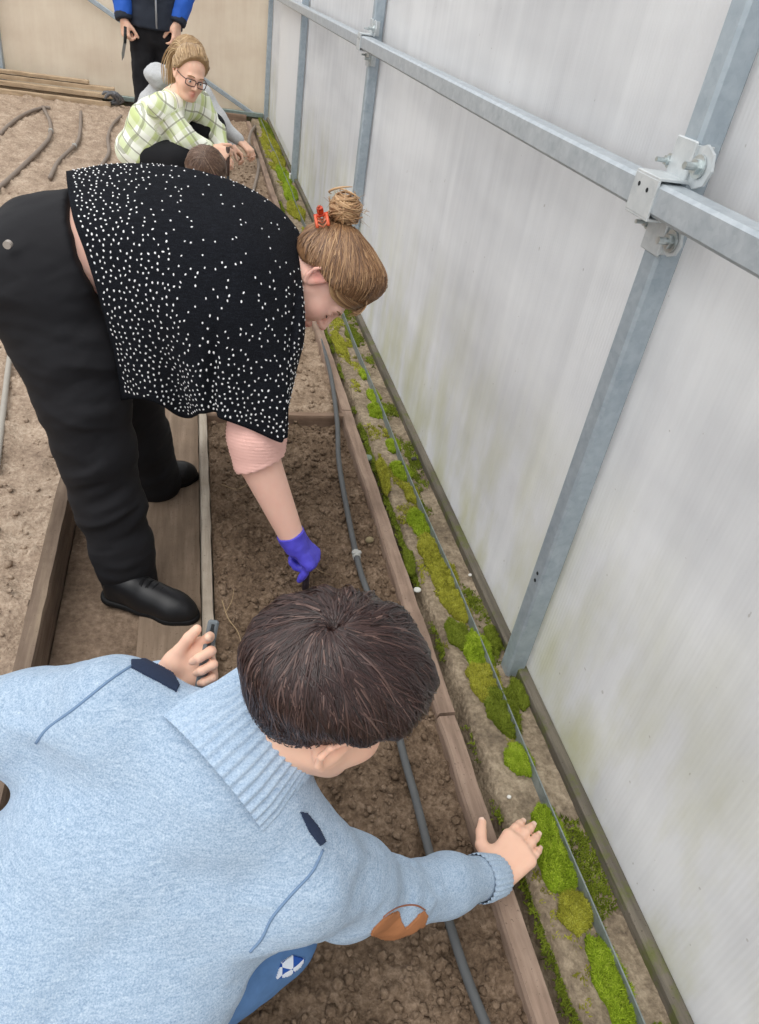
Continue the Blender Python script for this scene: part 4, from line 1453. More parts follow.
# ------------------------------------------------------------------ crouching boy in the foreground
from mathutils.bvhtree import BVHTree
M_sweater = knit_mat('light_blue_knit', '#7d95b2', '#a3b9d0', '#c9d8e6', 300, .45)
M_ribs = knit_mat('light_blue_ribbing', '#849cb8', '#a8bdd3', '#c9d8e6', 300, .3)
M_navy = simple('navy_knit', '#2e3b55', .9, var=.4, vs=300, bumps=.4, bs=500)
M_jean = simple('blue_denim', '#5f86b8', .9, var=.35, vs=60, bumps=.2, bs=500)


def ribbed(name, rings, n, ribs, amp, mat, parent, flip=False):
    """rings: list of (centre, axis u, axis v, ru, rv); outer surface ribbed, folded over into the inside"""
    V = []; m = len(rings)
    a = np.arange(n) * 2 * math.pi / n
    for c, u, v, ru, rv in rings:
        k = 1 + amp * np.sign(np.cos(a * ribs)) * np.abs(np.cos(a * ribs)) ** .6
        V.append(A(c) + (np.cos(a) * ru * k)[:, None] * A(u) + (np.sin(a) * rv * k)[:, None] * A(v))
    V = np.concatenate(V)
    i = np.arange(n * m).reshape(m, n); j = np.roll(i, -1, 1)
    F = np.stack([i[:-1], j[:-1], j[1:], i[1:]], -1).reshape(-1, 4)
    return recalc(link(name, mesh_np(name, V, F), mat, parent))


def patch(name, tree, poly, mat, parent, th=.003, h=.8):
    """a piece of cloth lying on a surface: polygon given as it appears in the photograph"""
    poly = A(poly, dtype=float); lo, hi = poly.min(0), poly.max(0)
    nx, ny = int((hi[0] - lo[0]) / h) + 3, int((hi[1] - lo[1]) / h) + 3
    gx, gy = np.meshgrid(np.linspace(lo[0] - h, hi[0] + h, nx), np.linspace(lo[1] - h, hi[1] + h, ny), indexing='ij')
    def inside(x, y):
        c = False; j = len(poly) - 1
        for i in range(len(poly)):
            if (poly[i, 1] > y) != (poly[j, 1] > y) and x < (poly[j, 0] - poly[i, 0]) * (y - poly[i, 1]) / (poly[j, 1] - poly[i, 1]) + poly[i, 0]: c = not c
            j = i
        return c
    P = {}
    for i in range(nx):
        for j in range(ny):
            r = unit(atd(gx[i, j], gy[i, j], 1.0) - CAM_C)
            loc, nn, _, _ = tree.ray_cast(Vector(CAM_C), Vector(r))
            if loc is not None:
                if nn.dot(Vector(r)) > 0: nn = -nn
                P[i, j] = (A(loc), A(nn))
    V, F, ix = [], [], {}
    def vid(k, s_):
        if (k, s_) not in ix:
            ix[k, s_] = len(V); V.append(P[k][0] + P[k][1] * (th if s_ else -.002))
        return ix[k, s_]
    cells = [(i, j) for i in range(nx - 1) for j in range(ny - 1)
             if inside((gx[i, j] + gx[i + 1, j + 1]) / 2, (gy[i, j] + gy[i + 1, j + 1]) / 2) and all(q in P for q in ((i, j), (i + 1, j), (i + 1, j + 1), (i, j + 1)))]
    cs = set(cells)
    for i, j in cells:
        q = [(i, j), (i + 1, j), (i + 1, j + 1), (i, j + 1)]
        F.append([vid(k, 1) for k in q])
        for (di, dj), a, b in (((0, -1), 0, 1), ((1, 0), 1, 2), ((0, 1), 2, 3), ((-1, 0), 3, 0)):
            if (i + di, j + dj) not in cs: F.append([vid(q[a], 1), vid(q[b], 1), vid(q[b], 0), vid(q[a], 0)])
    return recalc(link(name, mesh_np(name, V, F), mat, parent))


def seam(name, tree, pix, r, mat, parent, lift=.0):
    pts = []
    for px, py in spline([list(q) + [0] for q in pix], len(pix) * 8)[:, :2]:
        d = unit(atd(px, py, 1.0) - CAM_C)
        loc, nn, _, _ = tree.ray_cast(Vector(CAM_C), Vector(d))
        if loc is not None: pts.append(A(loc) + A(nn) * lift)
    mb = MB(); mb.tube(pts, r, 6)
    return mb.build(name, mat, parent, True)


def boy():
    t = empty('person', (-.2, .35, -.1), 'boy in a light blue knitted sweater crouching in front, pressing one hand on the board', 'person')
    hc = atd(324, 698, .975); HS = 1.06
    R = frame((.90, .15, -.38), (.36, .05, .93))
    NB = atd(228, 766, 1.00)
    shL, shR = atd(112, 716, 1.02), atd(296, 872, 1.03)
    elL, elR = atd(-22, 730, 1.07), atd(390, 894, 1.21)
    wL = atd(168, 680, 1.12); wR = A([.562, .632, .095])
    sp = [NB, atd(130, 850, 1.03), atd(45, 950, 1.02), atd(-25, 1060, .99)]
    W = unit(shR - shL)
    pel = sp[3]
    s = SDF((-.52, .05, -.1), (.80, 1.0, 1.0), .0026)
    T = head(s, hc, R, HS)
    s.cone(NB + A([.0, .0, -.02]), T(-.03, 0, -.06), .055, .050, .03)
    s.chain([NB, (shL + shR) / 2 * .6 + sp[1] * .4, sp[2], pel], [.05, .075, .08, .09], .05, (W, 1.5))
    s.chain([shL, elL, wL], [.042, .034, .023], .02); s.chain([NB, shL], [.05, .045], .03)
    s.chain([shR, elR, wR], [.042, .034, .025], .02); s.chain([NB, shR], [.05, .045], .03)
    kR = atd(272, 930, 1.22); kL = A([-.30, .62, .16]); aR = A([-.18, .42, -.03]); aL = A([-.30, .30, -.03])
    s.chain([pel + W * .07, kR, aR], [.07, .05, .035], .03); s.chain([pel - W * .07, kL, aL], [.07, .05, .035], .03)
    nr = hand(s, wR, (.800, .585, -.105), (.10, -.02, .99), False, 1.02, (9, 8, 8, 10), -1.0, (58, 24), 1.12, .0)
    FL = unit(atd(226, 650, 1.095) - wL)
    nlh = hand(s, wL, FL, (.25, .75, -.6), True, .86, ((25, 30, 15), (48, 92, 60), (52, 92, 62), (56, 92, 62)), 3.0, (22, 0), 1.08, .0)
    tf = lambda V: blob([(T(.092, 0, -.071), .02, .7), (T(.062, -.04, -.03), .03, .3), (T(-.02, -.085, .01), .02, .45)], V)
    skin_obj('body', s, M_skinB, t, tf)
    nails_mesh(nr, .98, t)
    # --- hair
    wh = unit(A([-.45, -.12, .86]))
    e1 = unit(np.cross(wh, A([0, 1.0, 0]))); e2 = np.cross(wh, e1)
    def thick(D):
        x, y, z = D[:, 0], D[:, 1], D[:, 2]
        xl = np.interp(z, [-.85, -.6, -.42, -.25, .0, .2, .4, .6, .8], [-.6, -.40, -.28, .02, .42, .95, 1.2, 1.2, 1.2])
        m = sstep(.05, -.05, x - xl) * sstep(-.92, -.82, z)
        zl = z + .30 * np.clip(x, 0, 1)
        top = sstep(-.32, .36, zl)
        tk = .007 + top * (.020 + .016 * np.exp(-((x - .85) ** 2 + (z - .45) ** 2) / .30) + .007 * np.exp(-((x + .1) ** 2 + (y + .6) ** 2) / .3))
        dip = np.exp(-((D - wh) ** 2).sum(1) / .012) * .010 + np.exp(-((D - unit(A([-.1, .25, .97]))) ** 2).sum(1) / .02) * .006
        pol = np.arccos(np.clip(D @ wh, -1, 1)); azi = np.arctan2(D @ e2, D @ e1) - .42 * pol
        lock = .5 * np.sin(azi * 9 + 2.2 * np.sin(pol * 3 + azi)) + .5 * np.sin(azi * 17 + 1.3 * np.sin(pol * 5) + 1) + .6 * (vnoise(np.column_stack([azi * 5, pol * 2.2]), 3) - .5)
        tk = tk - dip + (.004 * lock * sstep(.15, .6, pol) + .006 * (vnoise(D * 5, 4) - .5)) * (.25 + .75 * top)
        bare = np.minimum(((D - wh) ** 2).sum(1), ((D - unit(wh + A([.16, .02, .02]))) ** 2).sum(1))
        tk = tk - .013 * np.exp(-bare / .002)
        return m * (tk + .010) - .010
    rg = np.random.default_rng(4); st = []
    for _ in range(5200):
        ph = rg.uniform(-math.pi, math.pi); lab = math.cos(ph) * e1 + math.sin(ph) * e2
        end = rg.uniform(.85, 1.62) + .35 * max(0, lab @ unit(A([.85, 0, -.4])))
        a0 = rg.uniform(0, .75) ** 1.2; tw = .42 + rg.normal(0, .14)
        def dr(an, sw):
            q = math.cos(ph + sw) * e1 + math.sin(ph + sw) * e2
            return wh * math.cos(an) + q * math.sin(an)
        d0 = dr(a0 * end * .8 + .02, 0); d1 = dr(end, tw)
        if thick(d1[None])[0] < .004 and d1[0] < .5: continue
        st.append((d0, d1, unit(d0 + d1) * .06 * rg.random() + rg.normal(0, .03, 3)))
    for _ in range(3600):                                                # short tapered sides and nape
        z = rg.uniform(-.8, .1); a = rg.uniform(-math.pi, math.pi); r = math.sqrt(1 - z * z)
        d0 = A([math.cos(a) * r, math.sin(a) * r, z])
        d1 = d0 + A([-.02, 0, -.075]) + rg.normal(0, .02, 3)
        if thick(d0[None])[0] < .003 or thick(d1[None])[0] < .003: continue
        st.append((d0, d1, A([0, 0, 0.])))
    h = hair('hair', T, R, HS, thick, st, M_hairB, t, r_s=.00095, seed=9)
    # --- sweater
    s = SDF((-.62, .02, .0), (.66, 1.02, .95), .0045)
    s.chain([NB - unit(sp[0] - sp[1]) * .02, sp[1], sp[2], pel], [.070, .112, .128, .138], .06, (W, 1.38))
    s.chain([NB - A([0, 0, .03]), shL], [.085, .078], .06); s.chain([NB - A([0, 0, .03]), shR], [.085, .078], .06)
    s.chain([atd(225, 905, 1.03), atd(150, 985, 1.03), atd(112, 1060, 1.0)], [.085, .105, .11], .07)
    m = (shL * .45 + elL * .55)
    s.chain([shL, m, elL], [.078, .068, .062], .045); s.chain([elL, elL * .4 + wL * .6, wL - unit(wL - elL) * .035], [.062, .050, .038], .03)
    m = (shR * .5 + elR * .5)
    dR = unit(wR - elR)
    s.chain([shR, m, elR], [.078, .068, .058], .045); s.chain([elR, elR * .5 + wR * .5, wR - dR * .045], [.058, .050, .042], .03)
    V, F = s.mesh(2)
    def near(V, p, r): return np.exp(-(np.linalg.norm(V - p, axis=1) / r) ** 2)
    V = wrinkle(V, F, .006, 9.0, None, 12)
    V = wrinkle(V, F, .012, 11.0, [[1, .4, 0], [.2, 1.8, 0], [0, .5, 1.8]], 14, lambda V: np.maximum(near(V, shR - A([0, .03, .06]), .13), np.maximum(near(V, shL - A([.06, .0, .03]), .11), near(V, elR, .1))))
    V = laplace(V, F, .4)
    sw = link('sweater', mesh_np('sweater', V, F), M_sweater, t)
    tree = BVHTree.FromPolygons(V.tolist(), F.tolist())
    # collar
    b = atd(232, 758, .99); e = atd(262, 730, 1.015); ax = unit(e - b); u = unit(atd(300, 800, 1.0) - atd(190, 692, 1.0)); u = unit(u - ax * (u @ ax)); v = np.cross(ax, u)
    rings = [(b - ax * .035, u, v, .106, .090), (b - ax * .008, u, v, .105, .092), (b + ax * .018, u, v, .099, .089), (b + ax * .050, u, v, .091, .086), (b + ax * .082, u, v, .087, .084), (b + ax * .092, u, v, .083, .081),
             (b + ax * .082, u, v, .078, .076), (b + ax * .04, u, v, .078, .076)]
    ribbed('ribbed_collar', rings, 280, 44, .022, M_ribs, t)
    for wv, d, nm in ((wR, dR, 0), (wL, unit(wL - elL), 1)):
        u = unit(np.cross(d, A([0, 0, 1.0]))); v = np.cross(d, u); k = 1.0 if nm == 0 else .84
        rings = [(wv - d * .062, u, v, .043 * k, .041 * k), (wv - d * .045, u, v, .044 * k, .041 * k), (wv - d * .02, u, v, .041 * k, .037 * k), (wv + d * .004, u, v, .0385 * k, .034 * k), (wv + d * .008, u, v, .036 * k, .032 * k),
                 (wv + d * .002, u, v, .033 * k, .029 * k), (wv - d * .03, u, v, .033 * k, .030 * k)]
        ribbed('ribbed_cuff', rings, 160, 26, .03, M_ribs, t)
    patch('shoulder_patch', tree, [(131, 661), (147, 660), (172, 674), (179, 686), (176, 692), (160, 683), (131, 668)], M_navy, sw)
    patch('shoulder_patch', tree, [(300, 812), (306, 813), (318, 828), (325, 842), (320, 846), (309, 832)], M_navy, sw)
    patch('elbow_patch', tree, [(369, 939), (372, 930), (382, 919), (392, 913), (398, 911), (401, 921), (405, 928), (412, 922), (419, 914), (424, 911), (427, 915), (424, 925), (414, 934), (400, 938), (384, 941)],
          simple('tan_suede', '#b27850', .8, var=.25, vs=90), sw)
    seam('patch_stitching', tree, [(383, 917), (391, 911), (399, 907), (409, 905), (418, 906), (425, 910)], .0014, simple('tan_thread', '#96624a', .8), sw)
    ms = simple('seam_shadow_thread', '#6f88a6', .9)
    seam('sleeve_seam', tree, [(136, 663), (110, 680), (75, 708), (48, 728), (36, 743)], .0022, ms, sw)
    seam('sleeve_seam', tree, [(323, 850), (312, 872), (290, 896), (272, 918), (262, 938), (250, 952)], .0022, ms, sw)
    # --- jeans
    s = SDF((-.55, .0, -.1), (.35, .85, .5), .006)
    s.chain([pel + W * .06, kR], [.11, .074], .04); s.chain([kR, aR], [.068, .052], .03)
    s.chain([pel - W * .06, kL, aL], [.11, .076, .055], .04)
    s.plane((0, 0, -.055), (0, 0, -1))
    V, F = s.mesh(2); V = wrinkle(V, F, .006, 14, None, 6)
    je = link('jeans', mesh_np('jeans', V, F), M_jean, t)
    tj = BVHTree.FromPolygons(V.tolist(), F.tolist())
    M_check = plaid_blue()
    patch('checked_patch', tj, [(281, 962), (292, 955), (304, 958), (300, 966), (288, 975), (276, 978)], M_check, je)
    for hx, hy, tx, ty in ((-.06, .36, .10, .50), (-.34, .24, -.26, .42)):
        shoe(t, (hx, hy), (tx, ty), -.092, name='shoe', laces=False) if hx < -.1 else shoe(t, (-.25, .40), (-.06, .50), -.092, laces=False)
    # --- craft knife in the left hand
    a, b = atd(214, 620, 1.092), atd(199, 694, 1.092)
    k = empty('utility_knife', a, 'grey plastic utility knife held between thumb and fingers of the boy', 'knife')
    d = unit(b - a); nrm = unit(CAM_C - a); sd = unit(np.cross(d, nrm)); nrm = np.cross(sd, d); Rk = np.column_stack([sd, nrm, d])
    mb = MB(); mb.box((a + b) / 2, (.0165, .008, np.linalg.norm(b - a)), Rk, .003); mb.build('handle', simple('grey_plastic', '#6d757a', .45, var=.15, vs=40), k)
    mb = MB(); mb.box(a + d * .028 + nrm * .0042, (.005, .002, .045), Rk, .0008); mb.build('slider_track', M_rim, k)
    mb = MB(); mb.box(a + d * .02 + nrm * .006, (.006, .005, .012), Rk, .001); mb.build('slider', simple('black_plastic', '#202326', .5), k)
    return t


def plaid_blue():
    t = NT('blue_check'); c = t.coord()
    ch = t.n('TexChecker'); ch.inputs['Scale'].default_value = 55; t.l(c, ch.inputs['Vector'])
    ch.inputs['Color1'].default_value = hexc('#2f57a8'); ch.inputs['Color2'].default_value = hexc('#dfe6f2')
    return t.fin(ch.outputs['Color'], .9, 0, .1)


boy()


# ------------------------------------------------------------------ children in the far part
M_plaid = plaid_mat('lime_plaid')
M_hood = knit_mat('light_grey_jersey', '#a3a5a8', '#bcbec0', '#d3d4d6', 260, .3)
M_jackn = simple('dark_navy_jacket', '#2a303c', .75, var=.2, vs=30, bumps=.2, bs=60)
M_jackb = simple('bright_blue_jacket', '#2a5fc0', .7, var=.2, vs=25, bumps=.2, bs=60)
M_dark = simple('dark_leggings', '#17181c', .85, var=.2, vs=15)


def girl():
    t = empty('person', (-.2, 5.0, -.1), 'girl with glasses in a lime plaid shirt crouching and looking at the camera', 'person')
    Y0 = 5.0
    P = lambda px, py, y=Y0: at(px, py, y)
    hc = P(190, 75, 4.93); HS = 1.02
    R = frame((.36, -.90, -.22), (.24, -.08, .95))
    nb = P(174, 101, 5.0); hip = P(145, 151, 5.05)
    shN, shF = P(163, 108, 4.86), P(196, 104, 5.14)
    elN, elF = P(184, 139, 4.82), P(214, 132, 5.12)
    wN, wF = P(213, 150, 4.84), P(222, 154, 5.0)
    s = SDF((-.55, 4.4, -.1), (.55, 5.5, 1.15), .006)
    T = head(s, hc, R, HS)
    s.cone(nb, T(-.02, 0, -.06), .05, .045, .03)
    s.chain([nb, (nb + hip) / 2, hip], [.07, .10, .12], .05, (A([0, 1, 0]), 1.3))
    s.chain([nb, shN, elN, wN], [.06, .05, .038, .026], .03); s.chain([nb, shF, elF, wF], [.06, .05, .038, .026], .03)
    kN, kF = P(180, 158, 4.80), P(211, 128, 5.15)
    aN, aF = A([-.15, 4.78, -.02]), A([-.15, 5.12, -.02])
    s.chain([hip + A([0, -.08, -.05]), kN, aN], [.09, .06, .04], .04); s.chain([hip + A([0, .08, -.05]), kF, aF], [.09, .06, .04], .04)
    hand(s, wN, (.80, -.25, -.10), (.1, -.95, .35), False, 1.0, (75, 85, 85, 90), 3, (50, 20), 1.1, .5)
    hand(s, wF, (.70, -.5, -.4), (.5, .3, .8), True, .9, (60, 60, 60, 60), 3, (40, 20), 1.1, .4)
    tf = lambda V: blob([(T(.092, 0, -.071), .026, .9), (T(.062, .04, -.03), .035, .25), (T(.062, -.04, -.03), .035, .25)], V)
    skin_obj('body', s, M_skinB, t, tf)
    eyes(T, R, HS, t)
    for q in (1, -1):
        mb = MB(); mb.tube(spline([T(.0925, .015 * q, .019), T(.0905, .032 * q, .0225), T(.078, .050 * q, .015)], 8), .0028, 5)
        mb.build('eyebrow', simple('fair_brow', '#a07c58', .8), t, True)
    # glasses
    mb = MB()
    for q in (1, -1):
        c = T(.106, .033 * q, -.008)
        ring = [c + R @ (A([-.004 * abs(math.cos(a)) - (.010 if q * math.cos(a) > .5 else 0), .0275 * math.copysign(abs(math.cos(a)) ** .5, math.cos(a)), .0165 * math.copysign(abs(math.sin(a)) ** .5, math.sin(a))]) * HS) for a in np.linspace(0, 2 * math.pi, 30)]
        mb.tube(ring, .0026 * HS, 6, False)
        mb.tube([T(.096, .060 * q, .0), T(.06, .074 * q, .002), T(-.01, .080 * q, .004)], .0024, 6)
    mb.tube(spline([T(.107, .007, -.004), T(.110, 0, -.001), T(.107, -.007, -.004)], 6), .0024, 6)
    mb.build('glasses', simple('dark_red_frame', '#3c2326', .4, spec=.5), t, True)
    # hair drawn back
    def thick(D):
        x, y, z = D[:, 0], D[:, 1], D[:, 2]
        xl = np.interp(z, [-.75, -.5, -.32, -.15, .1, .3, .5, .65, .8], [-.5, -.30, -.12, .30, .50, .58, .66, .72, .72])
        m = sstep(.05, -.05, x - xl) * sstep(-.80, -.62, z)
        return m * (.012 + .018 * np.clip(z, 0, 1) ** 2 + .006 * vnoise(D * 4, 2) + .008) - .008
    rg = np.random.default_rng(5); tail = unit(A([-.85, .10, .35])); st = []
    for _ in range(1100):
        z = rg.uniform(-.6, .95); a = rg.uniform(-math.pi, math.pi); r = math.sqrt(1 - z * z)
        d = A([math.cos(a) * r, math.sin(a) * r, z])
        if thick(d[None])[0] < .004: continue
        st.append((d, tail + rg.normal(0, .1, 3), unit(d + tail) * rg.uniform(0, .08) + rg.normal(0, .03, 3)))
    h = hair('hair', T, R, HS, thick, st, M_hairG, t, r_s=.0022, seed=15)
    mb = MB(); a = T(-.12, .01, .07)
    for k in range(150):
        o = rg.normal(0, .014, 3)
        Pp = spline([a + o * .4, a + A([-.05, .06, .01]) + o, a + A([-.085, .07, -.07]) + o * 1.3, a + A([-.09, .05, -.16]) + o * 1.2], 12)
        mb.tube(Pp, np.linspace(.0045, .0012, 12), 4, True, float(np.clip(rg.normal(.6, .2), 0, 1)))
    mb.build('ponytail', M_hairG, h, True)
    # shirt
    s = SDF((-.6, 4.4, .2), (.5, 5.5, 1.1), .007)
    s.chain([nb - A([0, 0, .02]), (nb * .5 + hip * .5) + A([-.01, 0, .0]), hip], [.085, .145, .165], .06, (A([0, 1, 0]), 1.25))
    s.chain([nb - A([0, 0, .03]), shN, elN, wN * .75 + elN * .25], [.085, .082, .066, .050], .04); s.chain([nb - A([0, 0, .03]), shF, elF, wF], [.085, .08, .062, .048], .04)
    dn = unit(hip - nb)
    s.plane(hip + dn * .085, unit(dn + A([.0, 0, -.55])))
    V, F = s.mesh(2); V = wrinkle(V, F, .012, 9, None, 7); V = laplace(V, F, .5)
    sd = unit(np.cross(dn, A([0, 1.0, 0])))
    uv = np.column_stack([V @ dn, V @ sd * .9 + V[:, 1] * .55, V[:, 1]])
    da = unit(elN - shN); L = np.linalg.norm(elN - shN)
    q = (V - shN) @ da; dist = np.linalg.norm(V - shN - np.clip(q, 0, L + .2)[:, None] * da, axis=1)
    onarm = (dist < .105) * sstep(.035, .065, q)
    ua = np.column_stack([q + .02, (V - shN) @ unit(np.cross(da, A([0, 1.0, 0]))), V[:, 1]])
    uv = np.where(onarm[:, None] > .5, ua, uv)
    sh = link('shirt', mesh_np('shirt', V, F, uvw=uv), M_plaid, t)
    s = SDF(nb - .2, nb + .2, .005)                                      # collar
    axn = unit(T(-.02, 0, -.06) - nb)
    s.cone(nb + axn * .01, nb + axn * .045, .080, .066, .01); s.cone(nb + axn * .03, nb + axn * .12, .060, .060, .004, op='s')
    V, F = s.mesh(1); link('shirt_collar', mesh_np('shirt_collar', V, F, uvw=V * .8), M_plaid, sh)
    # trousers and shoes
    s = SDF((-.6, 4.4, -.1), (.5, 5.6, .8), .008)
    s.chain([hip + A([0, -.06, -.03]), kN], [.135, .088], .05); s.chain([kN, aN], [.085, .058], .03)
    s.chain([hip + A([0, .06, -.03]), kF], [.135, .088], .05); s.chain([kF, aF], [.085, .058], .03)
    V, F = s.mesh(2); link('leggings', mesh_np('leggings', V, F), M_dark, t)
    shoe(t, (-.20, 4.78), (-.01, 4.74), -.09, laces=False); shoe(t, (-.20, 5.12), (-.01, 5.08), -.09, laces=False)
    hp = wN + A([.085, -.028, -.02])
    k = empty('planting_stick', (hp[0], hp[1], 0), 'thin dark planting stick upright in the fist of the girl with glasses', 'tool')
    e = at(228, 196, 4.72)
    mb = MB(); mb.tube([hp + A([0, 0, .05]), hp, (hp + e) / 2], [.012, .012, .010], 8); mb.build('handle', simple('dark_wood_handle', '#4a3a34', .6), k, True)
    mb = MB(); mb.tube([(hp + e) / 2, e], [.009, .004], 8); mb.build('spike', M_rim, k, True)


girl()


def hooded():
    t = empty('person', (-.05, 5.6, -.1), 'child in a pale grey hooded top crouching behind the girl with glasses', 'person')
    P = lambda px, py, y=5.55: at(px, py, y)
    hc = P(186, 62, 5.5); R = frame((.55, -.25, -.78), (.72, -.15, .62)); HS = 1.0
    s = SDF((-.45, 5.0, -.1), (.7, 6.0, 1.25), .007)
    T = head(s, hc, R, HS, False)
    nb = P(168, 84); hip = P(152, 140, 5.65)
    sN, sF = P(200, 98, 5.40), P(182, 92, 5.7)
    eN = P(219, 124, 5.35); wN = P(240, 141, 5.32); eF = P(205, 128, 5.6); wF = P(232, 146, 5.55)
    s.cone(nb, T(-.02, 0, -.05), .05, .045, .03)
    s.chain([nb, hip], [.09, .12], .05, (A([0, 1, 0]), 1.3))
    s.chain([nb, sN, eN, wN], [.06, .05, .036, .024], .03); s.chain([nb, sF, eF, wF], [.06, .05, .036, .024], .03)
    kN, kF = P(205, 140, 5.45), P(205, 130, 5.75); aN, aF = A([.14, 5.45, .07]), A([.14, 5.75, .07])
    s.chain([hip, kN, aN], [.1, .06, .04], .04); s.chain([hip, kF, aF], [.1, .06, .04], .04)
    hand(s, wN, (.75, -.35, -.55), (.5, -.3, .8), False, 1.0, (35, 45, 50, 55), 5, (35, 20), 1.1, .5)
    hand(s, wF, (.75, -.25, -.6), (.5, .3, .8), True, .95, (45, 45, 45, 45), 4, (35, 20), 1.1, .4)
    skin_obj('body', s, M_skinB, t)
    rg = np.random.default_rng(6)
    def thick(D):
        x, z = D[:, 0], D[:, 2]
        xl = np.interp(z, [-.75, -.5, -.3, .1, .5, .8], [-.4, -.2, .0, .5, .7, .76])
        m = sstep(.05, -.05, x - xl) * sstep(-.85, -.7, z)
        return m * (.026 + .006 * vnoise(D * 4, 2)) - .008
    st = []; top = unit(A([-.3, .1, .95]))
    for _ in range(700):
        z = rg.uniform(-.6, .7); a = rg.uniform(-math.pi, math.pi); r = math.sqrt(1 - z * z); d = A([math.cos(a) * r, math.sin(a) * r, z])
        if thick(d[None])[0] < .004: continue
        st.append((top + rg.normal(0, .15, 3), d, unit(d + top) * .08))
    hair('hair', T, R, HS, thick, st, M_hairG, t, r_s=.0024, seed=16)
    s = SDF((-.5, 5.0, .1), (.7, 6.1, 1.2), .008)
    s.chain([nb, (nb + hip) / 2, hip], [.10, .14, .15], .05, (A([0, 1, 0]), 1.3))
    s.chain([nb, sN, eN, wN * .93 + eN * .07], [.09, .078, .058, .042], .04); s.chain([nb, sF, eF, wF * .93 + eF * .07], [.09, .075, .055, .040], .04)
    V, F = s.mesh(2); V = wrinkle(V, F, .012, 9, None, 8); V = laplace(V, F, .5)
    hd = link('hooded_top', mesh_np('hooded_top', V, F), M_hood, t)
    s = SDF(nb - .3, nb + .3, .008); c = P(160, 78, 5.5)
    s.ell(c, (.10, .12, .075), A(Matrix.Rotation(.5, 3, 'Y')), .03); s.ell(c + A([.09, -.01, .03]), (.085, .09, .06), None, .02, 's')
    V, F = s.mesh(2); V = wrinkle(V, F, .01, 14, None, 9); link('hood', mesh_np('hood', V, F), M_hood, hd)
    s = SDF((-.5, 5.0, -.1), (.6, 6.2, .9), .009)
    s.chain([hip, kN, aN], [.14, .085, .055], .05); s.chain([hip, kF, aF], [.14, .085, .055], .05)
    V, F = s.mesh(2); link('trousers', mesh_np('trousers', V, F), M_dark, t)
    shoe(t, (.085, 5.45), (.29, 5.43), .01, laces=False); shoe(t, (.085, 5.75), (.29, 5.73), .01, laces=False)


hooded()


